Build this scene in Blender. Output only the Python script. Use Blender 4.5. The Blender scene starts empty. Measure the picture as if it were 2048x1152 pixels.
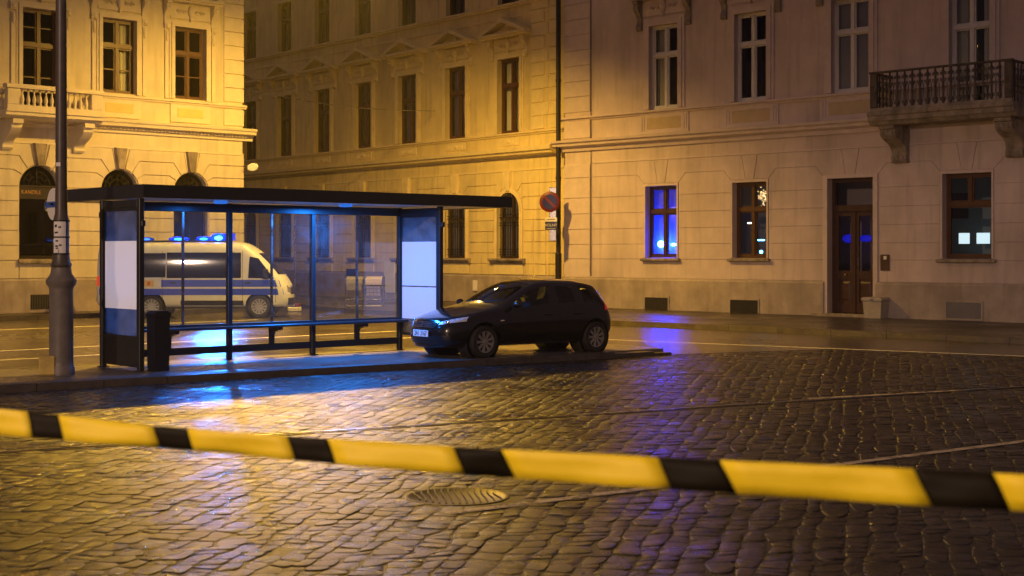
import bpy, bmesh, math, random
from mathutils import Vector, Matrix
from mathutils.bvhtree import BVHTree
random.seed(7)
R = math.radians
sc = bpy.context.scene
C = sc.collection

# ------------------------------------------------------------------ camera, world, exposure
cam_d = bpy.data.cameras.new('camera')
cam = bpy.data.objects.new('camera', cam_d); C.objects.link(cam)
cam.location = (0, 0, 2.0); cam.rotation_euler = (R(90), 0, 0)
cam_d.sensor_width = 36; cam_d.lens = 50.98; cam_d.shift_y = -71/2048
cam_d.clip_end = 500
cam_d.dof.use_dof = True; cam_d.dof.focus_distance = 28; cam_d.dof.aperture_fstop = 3.6
sc.camera = cam
world = bpy.data.worlds.new('World'); sc.world = world; world.use_nodes = True
wn = world.node_tree; wn.nodes.clear()
wo = wn.nodes.new('ShaderNodeOutputWorld'); wb = wn.nodes.new('ShaderNodeBackground')
sky = wn.nodes.new('ShaderNodeTexSky'); sky.sky_type = 'NISHITA'; sky.sun_disc = False
sky.sun_elevation = R(-6); sky.sun_rotation = R(200)
mx = wn.nodes.new('ShaderNodeMix'); mx.data_type = 'RGBA'; mx.blend_type = 'ADD'; mx.inputs[0].default_value = 1
wn.links.new(sky.outputs[0], mx.inputs[6]); mx.inputs[7].default_value = (0.64, 0.42, 0.47, 1)   # light-polluted night sky
wn.links.new(mx.outputs[2], wb.inputs[0]); wb.inputs[1].default_value = 0.17
wn.links.new(wb.outputs[0], wo.inputs[0])
sc.view_settings.view_transform = 'Standard'; sc.view_settings.look = 'None'
sc.view_settings.exposure = 0; sc.view_settings.gamma = 1
sc.cycles.use_denoising = True
sc.cycles.max_bounces = 8; sc.cycles.transparent_max_bounces = 16
sc.cycles.sample_clamp_indirect = 4.0
sc.cycles.caustics_reflective = True; sc.cycles.caustics_refractive = False

SODIUM = (1.0, 0.56, 0.085); AMBER = (1.0, 0.54, 0.035); PINKISH = (1.0, 0.65, 0.44)
HAZE = .0004
LAMP_A = (-4.3, 44.2, 10.9)      # hanging by the corner of the pale building
LAMP_B = (-5.6, 34.9, 10.3)      # hanging over the roadway behind the shelter
LAMP_C = (-16.0, -8.0, 10.0)      # on a post at the near side of the square, behind the viewer
POWER_A, POWER_B, POWER_C = 10000, 24000, 26000
BLUE_P = 3400; SHELTER_P = 290

# ------------------------------------------------------------------ materials
MATS = {}
def mat(name, col, rough=0.6, metal=0.0, var=0.0, vscale=3.0, bump=0.0, bscale=40.0, rvar=0.0, spec=0.5, emit=None, estr=0, coat=0, stain=None, world=False, bdetail=4, brough=.5, rscale=None):
    if name in MATS: return MATS[name]
    m = bpy.data.materials.new(name); m.use_nodes = True; nt = m.node_tree; n = nt.nodes; l = nt.links
    p = n['Principled BSDF']
    p.inputs['Base Color'].default_value = (*col, 1); p.inputs['Roughness'].default_value = rough
    p.inputs['Metallic'].default_value = metal; p.inputs['Specular IOR Level'].default_value = spec
    p.inputs['Coat Weight'].default_value = coat; p.inputs['Coat Roughness'].default_value = 0.05
    tc = n.new('ShaderNodeTexCoord')
    if world:      # one continuous field over many stones
        ge = n.new('ShaderNodeNewGeometry'); TC = {'Object': ge.outputs['Position']}
    else: TC = tc.outputs
    if var or rvar:
        no = n.new('ShaderNodeTexNoise'); no.inputs['Scale'].default_value = vscale; no.inputs['Detail'].default_value = 7; no.inputs['Roughness'].default_value = 0.65
        l.new(TC['Object'], no.inputs['Vector'])
        if var:
            r = n.new('ShaderNodeValToRGB'); r.color_ramp.elements[0].position = 0.3; r.color_ramp.elements[1].position = 0.72
            r.color_ramp.elements[0].color = (*[c*(1-var) for c in col], 1); r.color_ramp.elements[1].color = (*[min(1, c*(1+var*0.6)) for c in col], 1)
            l.new(no.outputs['Fac'], r.inputs[0]); last = r.outputs[0]
            if stain:
                n2 = n.new('ShaderNodeTexNoise'); n2.inputs['Scale'].default_value = stain[1]; n2.inputs['Detail'].default_value = 5
                mp = n.new('ShaderNodeMapping'); mp.inputs['Scale'].default_value = (1, 1, 0.35)
                l.new(TC['Object'], mp.inputs[0]); l.new(mp.outputs[0], n2.inputs['Vector'])
                mr = n.new('ShaderNodeMapRange'); mr.inputs[1].default_value = 0.5; mr.inputs[2].default_value = 0.75; mr.inputs[4].default_value = stain[2]
                l.new(n2.outputs['Fac'], mr.inputs[0])
                mm = n.new('ShaderNodeMix'); mm.data_type = 'RGBA'; mm.inputs[7].default_value = (*stain[0], 1)
                l.new(mr.outputs[0], mm.inputs[0]); l.new(last, mm.inputs[6]); last = mm.outputs[2]
                n4 = n.new('ShaderNodeTexNoise'); n4.inputs['Scale'].default_value = 5; n4.inputs['Detail'].default_value = 4     # runs of dirty water
                mp2 = n.new('ShaderNodeMapping'); mp2.inputs['Scale'].default_value = (1, 1, 0.09); l.new(TC['Object'], mp2.inputs[0]); l.new(mp2.outputs[0], n4.inputs['Vector'])
                m4 = n.new('ShaderNodeMapRange'); m4.inputs[1].default_value = 0.52; m4.inputs[2].default_value = 0.72; m4.inputs[4].default_value = .5; l.new(n4.outputs['Fac'], m4.inputs[0])
                mm2 = n.new('ShaderNodeMix'); mm2.data_type = 'RGBA'; mm2.inputs[7].default_value = (*stain[0], 1); l.new(m4.outputs[0], mm2.inputs[0]); l.new(last, mm2.inputs[6]); last = mm2.outputs[2]
            l.new(last, p.inputs['Base Color'])
        if rvar:
            n3 = n.new('ShaderNodeTexNoise'); n3.inputs['Scale'].default_value = rscale or vscale*0.5; n3.inputs['Detail'].default_value = 5
            l.new(TC['Object'], n3.inputs['Vector'])
            mr = n.new('ShaderNodeMapRange'); mr.inputs[1].default_value = 0.35; mr.inputs[2].default_value = 0.68
            mr.inputs[3].default_value = max(0.03, rough-rvar); mr.inputs[4].default_value = min(1, rough+rvar)
            l.new(n3.outputs['Fac'], mr.inputs[0]); l.new(mr.outputs[0], p.inputs['Roughness'])
    if bump:
        nb = n.new('ShaderNodeTexNoise'); nb.inputs['Scale'].default_value = bscale; nb.inputs['Detail'].default_value = bdetail; nb.inputs['Roughness'].default_value = brough
        l.new(TC['Object'], nb.inputs['Vector'])
        b = n.new('ShaderNodeBump'); b.inputs['Strength'].default_value = 1; b.inputs['Distance'].default_value = bump
        l.new(nb.outputs['Fac'], b.inputs['Height']); l.new(b.outputs[0], p.inputs['Normal'])
    if emit:
        p.inputs['Emission Color'].default_value = (*emit, 1); p.inputs['Emission Strength'].default_value = estr
    MATS[name] = m; return m

def glass_mat(name, tint=(1, 1, 1), ior=1.5, rough=0.0, film=0.0, filmcol=(.5, .5, .5)):
    m = bpy.data.materials.new(name); m.use_nodes = True; nt = m.node_tree; n = nt.nodes; l = nt.links; n.clear()
    o = n.new('ShaderNodeOutputMaterial'); f = n.new('ShaderNodeFresnel'); f.inputs[0].default_value = ior
    t = n.new('ShaderNodeBsdfTransparent'); t.inputs[0].default_value = (*tint, 1)
    g = n.new('ShaderNodeBsdfGlossy'); g.inputs['Roughness'].default_value = rough; g.inputs[0].default_value = (.9, .9, .9, 1)
    a = n.new('ShaderNodeMixShader'); l.new(f.outputs[0], a.inputs[0]); l.new(t.outputs[0], a.inputs[1]); l.new(g.outputs[0], a.inputs[2])
    last = a
    if film:      # a thin film of dirt and droplets on the pane
        d = n.new('ShaderNodeBsdfDiffuse'); d.inputs[0].default_value = (*filmcol, 1)
        tr = n.new('ShaderNodeBsdfTranslucent'); tr.inputs[0].default_value = (*filmcol, 1)
        ad = n.new('ShaderNodeMixShader'); ad.inputs[0].default_value = .6
        l.new(d.outputs[0], ad.inputs[1]); l.new(tr.outputs[0], ad.inputs[2])
        tc = n.new('ShaderNodeTexCoord'); no = n.new('ShaderNodeTexNoise'); no.inputs['Scale'].default_value = 6; no.inputs['Detail'].default_value = 8
        l.new(tc.outputs['Object'], no.inputs['Vector'])
        mr = n.new('ShaderNodeMapRange'); mr.inputs[1].default_value = .3; mr.inputs[2].default_value = .75; mr.inputs[3].default_value = film*.4; mr.inputs[4].default_value = film*1.4
        l.new(no.outputs['Fac'], mr.inputs[0])
        b = n.new('ShaderNodeMixShader'); l.new(mr.outputs[0], b.inputs[0]); l.new(a.outputs[0], b.inputs[1]); l.new(ad.outputs[0], b.inputs[2]); last = b
    l.new(last.outputs[0], o.inputs[0]); MATS[name] = m; return m

def translucent_mat(name, col, amount=.5, glow=0, tube=(1, 1, 1)):
    m = bpy.data.materials.new(name); m.use_nodes = True; nt = m.node_tree; n = nt.nodes; l = nt.links; n.clear()
    o = n.new('ShaderNodeOutputMaterial'); d = n.new('ShaderNodeBsdfDiffuse'); d.inputs[0].default_value = (*col, 1)
    t = n.new('ShaderNodeBsdfTranslucent'); t.inputs[0].default_value = (*col, 1)
    x = n.new('ShaderNodeMixShader'); x.inputs[0].default_value = amount
    l.new(d.outputs[0], x.inputs[1]); l.new(t.outputs[0], x.inputs[2])
    g = n.new('ShaderNodeBsdfGlossy'); g.inputs['Roughness'].default_value = .15
    f = n.new('ShaderNodeFresnel'); f.inputs[0].default_value = 1.45
    y = n.new('ShaderNodeMixShader'); l.new(f.outputs[0], y.inputs[0]); l.new(x.outputs[0], y.inputs[1]); l.new(g.outputs[0], y.inputs[2])
    last = y
    if glow:      # added glow of the sheet itself, no tubes behind it
        e = n.new('ShaderNodeEmission'); e.inputs[0].default_value = (*tube, 1); e.inputs[1].default_value = glow
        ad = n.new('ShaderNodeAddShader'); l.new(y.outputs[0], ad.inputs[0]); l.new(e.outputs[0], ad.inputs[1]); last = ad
    l.new(last.outputs[0], o.inputs[0]); MATS[name] = m; return m

STUCCO_L = mat('stucco_cream', (.66, .58, .42), .85, var=.14, vscale=1.3, bump=.004, bscale=60, stain=((.42, .36, .27), .7, .55))
STUCCO_M = mat('stucco_ochre', (.76, .62, .28), .85, var=.16, vscale=1.1, bump=.004, bscale=60, stain=((.36, .29, .18), .5, .6))
STUCCO_R = mat('stucco_buff', (.62, .505, .47), .85, var=.15, vscale=1.2, bump=.004, bscale=60, stain=((.36, .30, .27), .8, .75))
TRIM_L = mat('trim_cream', (.68, .60, .46), .8, var=.1, vscale=3, bump=.003, bscale=80)
TRIM_M = mat('trim_ochre', (.76, .63, .32), .8, var=.12, vscale=3, bump=.003, bscale=80)
TRIM_R = mat('trim_buff', (.62, .51, .48), .8, var=.12, vscale=3, bump=.003, bscale=80)
PLINTH = mat('plinth_render', (.40, .33, .28), .8, var=.3, vscale=1.6, bump=.006, bscale=30, stain=((.22, .18, .15), .9, .85))
OLDSTONE = mat('weathered_stone', (.34, .28, .22), .85, var=.45, vscale=5, bump=.01, bscale=40, stain=((.10, .085, .065), 2.2, .9))
DARKRAIL = mat('sooty_railing', (.11, .088, .068), .8, var=.6, vscale=6, bump=.006, bscale=40)
PANEL_L = mat('panel_yellow', (.66, .52, .22), .85, var=.1, bump=.003)
PANEL_R = mat('panel_tan', (.50, .39, .25), .85, var=.12, bump=.003)
WOOD_BROWN = mat('window_wood_brown', (.095, .04, .018), .45, var=.2, vscale=6)
WOOD_WHITE = mat('window_paint_white', (.68, .64, .62), .5, var=.08, vscale=8)
WOOD_DOOR = mat('door_wood', (.055, .022, .02), .38, var=.3, vscale=5, bump=.002, bscale=50)
IRON = mat('wrought_iron', (.035, .03, .028), .5, metal=.6, var=.3, vscale=10)
DARKMETAL = mat('anthracite_metal', (.035, .038, .042), .38, metal=.5, var=.15, vscale=6)
STEEL = mat('steel', (.45, .45, .46), .28, metal=1.0, rvar=.1, vscale=9)
POLE = mat('pole_paint', (.15, .13, .115), .5, var=.3, vscale=5, bump=.004, bscale=30)
POLE_DARK = mat('pole_paint_dark', (.075, .06, .05), .45, var=.3, vscale=5)
BLACKPLASTIC = mat('black_plastic', (.012, .012, .014), .42)
RUBBER = mat('rubber', (.012, .012, .012), .75)
CARPAINT = mat('black_car_paint', (.004, .004, .005), .3, coat=1.0, spec=.2)
CHROME = mat('chrome', (.7, .7, .72), .12, metal=1)
ALLOY = mat('alloy', (.38, .36, .33), .38, metal=.7)
WHITEPAINT = mat('white_vehicle_paint', (.74, .77, .86), .35, coat=.6, var=.04)
BLUEPAINT = mat('blue_stripe', (.015, .06, .95), .35, coat=.4)
VANGLASS = mat('tinted_glass', (.012, .014, .02), .06, spec=.8)
CURTAIN = mat('curtain_cloth', (.62, .58, .5), .9, var=.1, vscale=4)
BLIND = mat('blind_cloth', (.36, .33, .34), .9, var=.06, vscale=2)
ROOMWALL = mat('room_wall', (.34, .31, .28), .9)
ROOMDARK = mat('room_dark', (.05, .045, .04), .9)
GLASS = glass_mat('window_glass', (.9, .92, .92), 1.5, 0.015)
SHGLASS = glass_mat('shelter_glass', (.93, .96, .97), 1.45, 0.0, film=.05, filmcol=(.5, .55, .6))
ENDGLASS = glass_mat('end_pane_glass', (.9, .93, .95), 1.45, 0.0, film=.13, filmcol=(.52, .55, .60))
CARGLASS = glass_mat('car_glass', (.84, .88, .86), 1.5)
FROST = translucent_mat('frost_warm_glow', (.76, .74, .72), .5, .34, (1, .70, .40))  # warm glow added to brighten the left poster
FROSTB = translucent_mat('frost_blue_glow', (.76, .74, .74), .5, .36, (.55, .50, 1.0))  # blue glow added in place of the beacon's light on the right poster
CEIL = mat('roof_panel_plastic', (.72, .76, .8), .3, spec=.5)
PAPER = mat('paper', (.74, .72, .70), .8, var=.06)
INK = mat('print_ink', (.03, .03, .04), .8)
SIGNWHITE = mat('sign_white', (.76, .74, .68), .5)
SIGNRED = mat('sign_red', (.15, .01, .012), .45)
SIGNBLUE = mat('sign_blue', (.012, .016, .20), .45)
CONCRETE = mat('concrete', (.20, .185, .165), .7, var=.3, vscale=4, bump=.004, rvar=.2)
YBLOCK = mat('yellow_block', (.55, .40, .10), .7, var=.3, vscale=4)
GREYBIN = mat('grey_bin', (.42, .37, .30), .5, var=.15, vscale=4)
TAPEY = mat('tape_yellow', (.76, .575, .006), .62, var=.04, vscale=2, bump=.003, bscale=9)
TAPEK = mat('tape_black', (.010, .008, .004), .6, spec=.1)
ASPHALT = mat('wet_asphalt', (.046, .038, .032), .21, var=.35, vscale=.9, bump=.003, bscale=110, rvar=.09)
PAVE = mat('wet_pavement', (.05, .042, .036), .38, var=.35, vscale=.8, bump=.005, bscale=70, rvar=.18)
ISLE = mat('platform_asphalt', (.12, .105, .095), .38, var=.25, vscale=1.2, bump=.004, bscale=90, rvar=.15)
KERB = mat('kerb_granite', (.07, .058, .05), .5, var=.4, vscale=5, bump=.006, bscale=40, rvar=.15)
COBBLE = mat('wet_cobble', (.024, .018, .012), .29, var=.8, vscale=7.0, bump=.0085, bscale=62, rvar=.12, rscale=1.1, world=True, bdetail=6, brough=.6, spec=.36)
BED = mat('wet_grit', (.014, .011, .009), .5, var=.4, vscale=6, bump=.006, bscale=90)
GROUND = mat('ground_asphalt', (.05, .045, .04), .6, var=.2)
CASTIRON = mat('cast_iron', (.03, .026, .022), .42, metal=.4, var=.3, vscale=8, bump=.003, bscale=60)
def worn_paint(name, col, thr):
    m = bpy.data.materials.new(name); m.use_nodes = True; nt = m.node_tree; n = nt.nodes; l = nt.links
    p = n['Principled BSDF']; p.inputs['Base Color'].default_value = (*col, 1); p.inputs['Roughness'].default_value = .5
    tc = n.new('ShaderNodeTexCoord'); no = n.new('ShaderNodeTexNoise'); no.inputs['Scale'].default_value = 5; no.inputs['Detail'].default_value = 9; no.inputs['Roughness'].default_value = .75
    l.new(tc.outputs['Object'], no.inputs['Vector'])
    mr = n.new('ShaderNodeMapRange'); mr.inputs[1].default_value = thr-.07; mr.inputs[2].default_value = thr+.07
    l.new(no.outputs['Fac'], mr.inputs[0]); l.new(mr.outputs[0], p.inputs['Alpha']); MATS[name] = m; return m
LINEPAINT = worn_paint('line_paint', (.55, .52, .48), .40)
LINEWORN = worn_paint('line_paint_worn', (.42, .36, .30), .46)
def emitter(name, col, s): return mat(name, (0.02, 0.02, 0.02), .5, emit=col, estr=s)

# ------------------------------------------------------------------ mesh helpers
def offset_poly(poly, d):
    n = len(poly); out = []
    area = sum(poly[i][0]*poly[(i+1) % n][1]-poly[(i+1) % n][0]*poly[i][1] for i in range(n))
    s = 1 if area > 0 else -1
    for i in range(n):
        p0, p1, p2 = poly[i-1], poly[i], poly[(i+1) % n]
        def nrm(a, b):
            dx, dy = b[0]-a[0], b[1]-a[1]; L = math.hypot(dx, dy) or 1
            return (-dy/L*s, dx/L*s)
        a = nrm(p0, p1); b = nrm(p1, p2); k = 1+a[0]*b[0]+a[1]*b[1]
        k = max(k, .35)
        out.append((p1[0]+(a[0]+b[0])/k*d, p1[1]+(a[1]+b[1])/k*d))
    return out

class MB:
    def __init__(self): self.v = []; self.f = []; self.mi = []; self.cur = 0
    def add(self, vs, fs):
        b = len(self.v); self.v += [tuple(q) for q in vs]
        for f in fs: self.f.append([i+b for i in f]); self.mi.append(self.cur)
        return self
    def box(self, x0, x1, y0, y1, z0, z1):
        return self.add([(x0,y0,z0),(x1,y0,z0),(x1,y1,z0),(x0,y1,z0),(x0,y0,z1),(x1,y0,z1),(x1,y1,z1),(x0,y1,z1)],
                 [(0,3,2,1),(4,5,6,7),(0,1,5,4),(1,2,6,5),(2,3,7,6),(3,0,4,7)])
    def cbox(self, x0, x1, y0, y1, z0, z1, c=.01):      # box with chamfered edges
        def ring(i, z): return [(x0+i,y0,z),(x1-i,y0,z),(x1,y0+i,z),(x1,y1-i,z),(x1-i,y1,z),(x0+i,y1,z),(x0,y1-i,z),(x0,y0+i,z)]
        def rin(z): return [(x0+c,y0+c,z),(x1-c,y0+c,z),(x1-c,y0+c,z),(x1-c,y1-c,z),(x1-c,y1-c,z),(x0+c,y1-c,z),(x0+c,y1-c,z),(x0+c,y0+c,z)]
        lv = [rin(z0), ring(c, z0+c), ring(c, z1-c), rin(z1)]
        vs = [p for l in lv for p in l]; fs = []
        for k in range(3):
            for i in range(8): fs.append((k*8+i, k*8+(i+1) % 8, k*8+8+(i+1) % 8, k*8+8+i))
        fs.append(tuple(range(7, -1, -1))); fs.append(tuple(range(24, 32)))
        return self.add(vs, fs)
    def prism(self, poly, y0, y1, front=None):      # poly in (x,z), extruded along y; front: alternative poly at y0
        n = len(poly); fp = front or poly
        area = sum(poly[i][0]*poly[(i+1) % n][1]-poly[(i+1) % n][0]*poly[i][1] for i in range(n))
        if area < 0: poly = poly[::-1]; fp = fp[::-1]
        vs = [(x, y0, z) for x, z in fp]+[(x, y1, z) for x, z in poly]
        return self.add(vs, [tuple(range(n)), tuple(range(2*n-1, n-1, -1))]+[(i, n+i, n+(i+1) % n, (i+1) % n) for i in range(n)])
    def extr(self, prof, x0, x1):                   # prof in (y,z), extruded along x
        n = len(prof)
        area = sum(prof[i][0]*prof[(i+1) % n][1]-prof[(i+1) % n][0]*prof[i][1] for i in range(n))
        if area < 0: prof = prof[::-1]
        vs = [(x0, y, z) for y, z in prof]+[(x1, y, z) for y, z in prof]
        return self.add(vs, [tuple(range(n-1, -1, -1)), tuple(range(n, 2*n))]+[(i, (i+1) % n, n+(i+1) % n, n+i) for i in range(n)])
    def flat(self, poly, z0, z1):                   # poly in (x,y), extruded along z
        n = len(poly)
        area = sum(poly[i][0]*poly[(i+1) % n][1]-poly[(i+1) % n][0]*poly[i][1] for i in range(n))
        if area < 0: poly = poly[::-1]
        vs = [(x, y, z0) for x, y in poly]+[(x, y, z1) for x, y in poly]
        return self.add(vs, [tuple(range(n-1, -1, -1)), tuple(range(n, 2*n))]+[(i, (i+1) % n, n+(i+1) % n, n+i) for i in range(n)])
    def lathe(self, prof, seg=16, cx=0, cy=0, axis='z', cz=0, cap=True):
        vs = []; fs = []; n = len(prof)
        for j in range(seg):
            a = 2*math.pi*j/seg; c, s = math.cos(a), math.sin(a)
            for r, h in prof:
                if axis == 'z': vs.append((cx+r*c, cy+r*s, cz+h))
                elif axis == 'y': vs.append((cx+r*c, cy+h, cz+r*s))
                else: vs.append((cx+h, cy+r*c, cz+r*s))
        for j in range(seg):
            k = (j+1) % seg
            for i in range(n-1): fs.append((j*n+i, k*n+i, k*n+i+1, j*n+i+1))
        if cap and prof[0][0] > 1e-4: fs.append(tuple(j*n for j in reversed(range(seg))))
        if cap and prof[-1][0] > 1e-4: fs.append(tuple(j*n+n-1 for j in range(seg)))
        return self.add(vs, fs)
    def tube(self, pts, r, seg=8, cap=True):
        pts = [Vector(p) for p in pts]; b = []; rr = r if isinstance(r, (list, tuple)) else [r]*len(pts)
        vs = []; up = Vector((0, 0, 1))
        for i, p in enumerate(pts):
            d = (pts[min(i+1, len(pts)-1)]-pts[max(i-1, 0)]).normalized()
            a = d.cross(up)
            if a.length < .05: a = d.cross(Vector((1, 0, 0)))
            a.normalize(); q = a.cross(d).normalized()
            for j in range(seg):
                t = 2*math.pi*j/seg; vs.append(tuple(p+(a*math.cos(t)+q*math.sin(t))*rr[i]))
        fs = []
        for i in range(len(pts)-1):
            for j in range(seg):
                k = (j+1) % seg; fs.append((i*seg+j, i*seg+k, (i+1)*seg+k, (i+1)*seg+j))
        if cap: fs.append(tuple(range(seg-1, -1, -1))); fs.append(tuple((len(pts)-1)*seg+j for j in range(seg)))
        return self.add(vs, fs)
    def sphere(self, c, r, seg=10, rings=6):
        rx, ry, rz = r if isinstance(r, (tuple, list)) else (r, r, r)
        prof = []; vs = []; fs = []
        vs.append((c[0], c[1], c[2]-rz))
        for i in range(1, rings):
            t = -math.pi/2+math.pi*i/rings
            for j in range(seg):
                a = 2*math.pi*j/seg; vs.append((c[0]+rx*math.cos(t)*math.cos(a), c[1]+ry*math.cos(t)*math.sin(a), c[2]+rz*math.sin(t)))
        vs.append((c[0], c[1], c[2]+rz)); top = len(vs)-1
        for j in range(seg): fs.append((0, 1+(j+1) % seg, 1+j)); fs.append((top, 1+(rings-2)*seg+j, 1+(rings-2)*seg+(j+1) % seg))
        for i in range(rings-2):
            for j in range(seg): a = 1+i*seg; k = (j+1) % seg; fs.append((a+j, a+k, a+seg+k, a+seg+j))
        return self.add(vs, fs)
    def mesh(self, name, mats, smooth=False):
        me = bpy.data.meshes.new(name); me.from_pydata(self.v, [], self.f)
        for m in (mats if isinstance(mats, (list, tuple)) else [mats]): me.materials.append(m)
        me.polygons.foreach_set('material_index', self.mi)
        me.polygons.foreach_set('use_smooth', [bool(smooth)]*len(me.polygons))
        me.update(); 
        if smooth and smooth != 'all':
            try: me.set_sharp_from_angle(angle=R(38))
            except Exception: pass
        return me
    def build(self, name, mats, parent=None, smooth=False, loc=None):
        o = bpy.data.objects.new(name, self.mesh(name, mats, smooth)); C.objects.link(o)
        if parent: o.parent = parent
        if loc: o.location = loc
        return o

def tag(o, label=None, cat=None, group=None, kind=None):
    if label: o['label'] = label
    if cat: o['category'] = cat
    if group: o['group'] = group
    if kind: o['kind'] = kind
    return o
def empty(name, loc, rz=0, parent=None):
    o = bpy.data.objects.new(name, None); C.objects.link(o); o.location = loc; o.rotation_euler = (0, 0, rz); o.empty_display_size = .2
    if parent: o.parent = parent
    return o
def text(name, s, size, m, parent, loc, rot, extrude=.002, sx=1.0, align='CENTER'):
    cu = bpy.data.curves.new(name, 'FONT'); cu.body = s; cu.size = size; cu.extrude = extrude; cu.align_x = align; cu.align_y = 'CENTER'
    cu.materials.append(m)
    t = bpy.data.objects.new(name, cu); C.objects.link(t)
    bpy.context.view_layer.update()
    me = bpy.data.meshes.new_from_object(t.evaluated_get(bpy.context.evaluated_depsgraph_get()))
    bpy.data.objects.remove(t)
    o = bpy.data.objects.new(name, me); C.objects.link(o); o.parent = parent; o.location = loc; o.rotation_euler = rot; o.scale = (sx, 1, 1)
    return o

# ------------------------------------------------------------------ lamps that light the square
def hanging_lamp(pos, power, label, wires, col=SODIUM, cone=164, blend=.55, tilt=(0,0)):
    root = empty('street_lamp', pos); tag(root, label, 'street lamp')
    MB().lathe([(.04,.34),(.07,.32),(.09,.2),(.24,.12),(.30,.0),(.28,-.02)], 20).build('lamp_hood', DARKMETAL, root, True)
    MB().lathe([(.27,-.015),(.2,-.07),(.0,-.1)], 20).build('lamp_lens', emitter('sodium_lens', SODIUM, 60), root, True)
    MB().tube([(0,0,.33),(0,0,.6)], .02).build('lamp_hook', DARKMETAL, root)
    for w in wires:
        a = Vector((0,0,.6)); b = Vector(w)-Vector(pos)
        pts = [a.lerp(b, t/12)+Vector((0,0,-.5*math.sin(math.pi*t/12)*.6)) for t in range(13)]
        MB().tube(pts, .008, 5).build('span_wire', IRON, root)
    ld = bpy.data.lights.new('lamp_light', 'SPOT'); ld.energy = power; ld.color = col; ld.shadow_soft_size = .16
    ld.spot_size = R(cone); ld.spot_blend = blend
    lo = bpy.data.objects.new('lamp_light', ld); C.objects.link(lo); lo.parent = root; lo.location = (0, 0, -.14); lo.rotation_euler = (tilt[0], tilt[1], 0)
    return root
hanging_lamp(LAMP_A, POWER_A, 'lit sodium street lamp hanging by the cream corner building', [(-9.6, 51.1, 12.6), (-2.0, 56.5, 12.8)], SODIUM, 164, .6, (R(9), R(9)))
hanging_lamp(LAMP_B, POWER_B, 'lit sodium street lamp hanging over the road behind the shelter', [(-20.0, 40.9, 12.5), (10.0, 42.9, 12.6)], AMBER, 130, .5, (R(-12), R(-2)))

lc = hanging_lamp(LAMP_C, POWER_C, 'lit street lamp on a post at the near side of the square', [], PINKISH, 179, .12)
MB().tube([(0,0,.5),(-.3,0,.75),(-1.2,0,.7),(-1.5,0,.3),(-1.5,0,-10.0)], .06, 10).build('lamp_post', POLE_DARK, lc, True)

# ------------------------------------------------------------------ ground
def sheet(name, poly, z, m, label=None, kind='structure'):
    o = MB().add([(x, y, z) for x, y in poly], [tuple(range(len(poly)))]).build(name, m); tag(o, label, None, None, kind); return o
def ccw(p):
    a = sum(p[i][0]*p[(i+1) % len(p)][1]-p[(i+1) % len(p)][0]*p[i][1] for i in range(len(p)))
    return p if a > 0 else p[::-1]
sheet('ground', [(-220,-120),(220,-120),(220,260),(-220,260)], -.09, GROUND, 'dark asphalt ground of the square')
K0 = Vector((-4.46, 22.75)); KD = Vector((.803, .596)).normalized(); KN = Vector((-KD.y, KD.x))   # island kerb: point, direction, away
def kp(s, o=0): p = K0+KD*s+KN*o; return (p.x, p.y)
TIP = kp(9.77)
BORDER = [kp(-30), TIP, (6.75, 30.1), (9.85, 27.75), (24, 17.9)]      # border between cobbles and asphalt
sheet('road', ccw(BORDER+[(90, 17.9), (90, 120), (-90, 120), (-90, kp(-30)[1])]), 0.0, ASPHALT, 'wet asphalt road between the shelter and the buildings')
sheet('cobble_bed', ccw(BORDER+[(24, -2), (kp(-30)[0], -2)]), -.0052, BED, 'dark wet grit between the cobbles')

def side_of_border(x, y):        # >0 : on the cobbled side
    best = None
    for a, b in zip(BORDER[:-1], BORDER[1:]):
        if a[0] <= x <= b[0]:
            t = (x-a[0])/(b[0]-a[0]); return a[1]+(b[1]-a[1])*t-y
    return -1
RAIL0, RAIL1 = Vector((-8.6, 12.55)), Vector((10.0, 22.9))       # steel rail let into the cobbles
RD = (RAIL1-RAIL0).normalized(); RN = Vector((-RD.y, RD.x))
MAN = Vector((-.45, 11.9))

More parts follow.
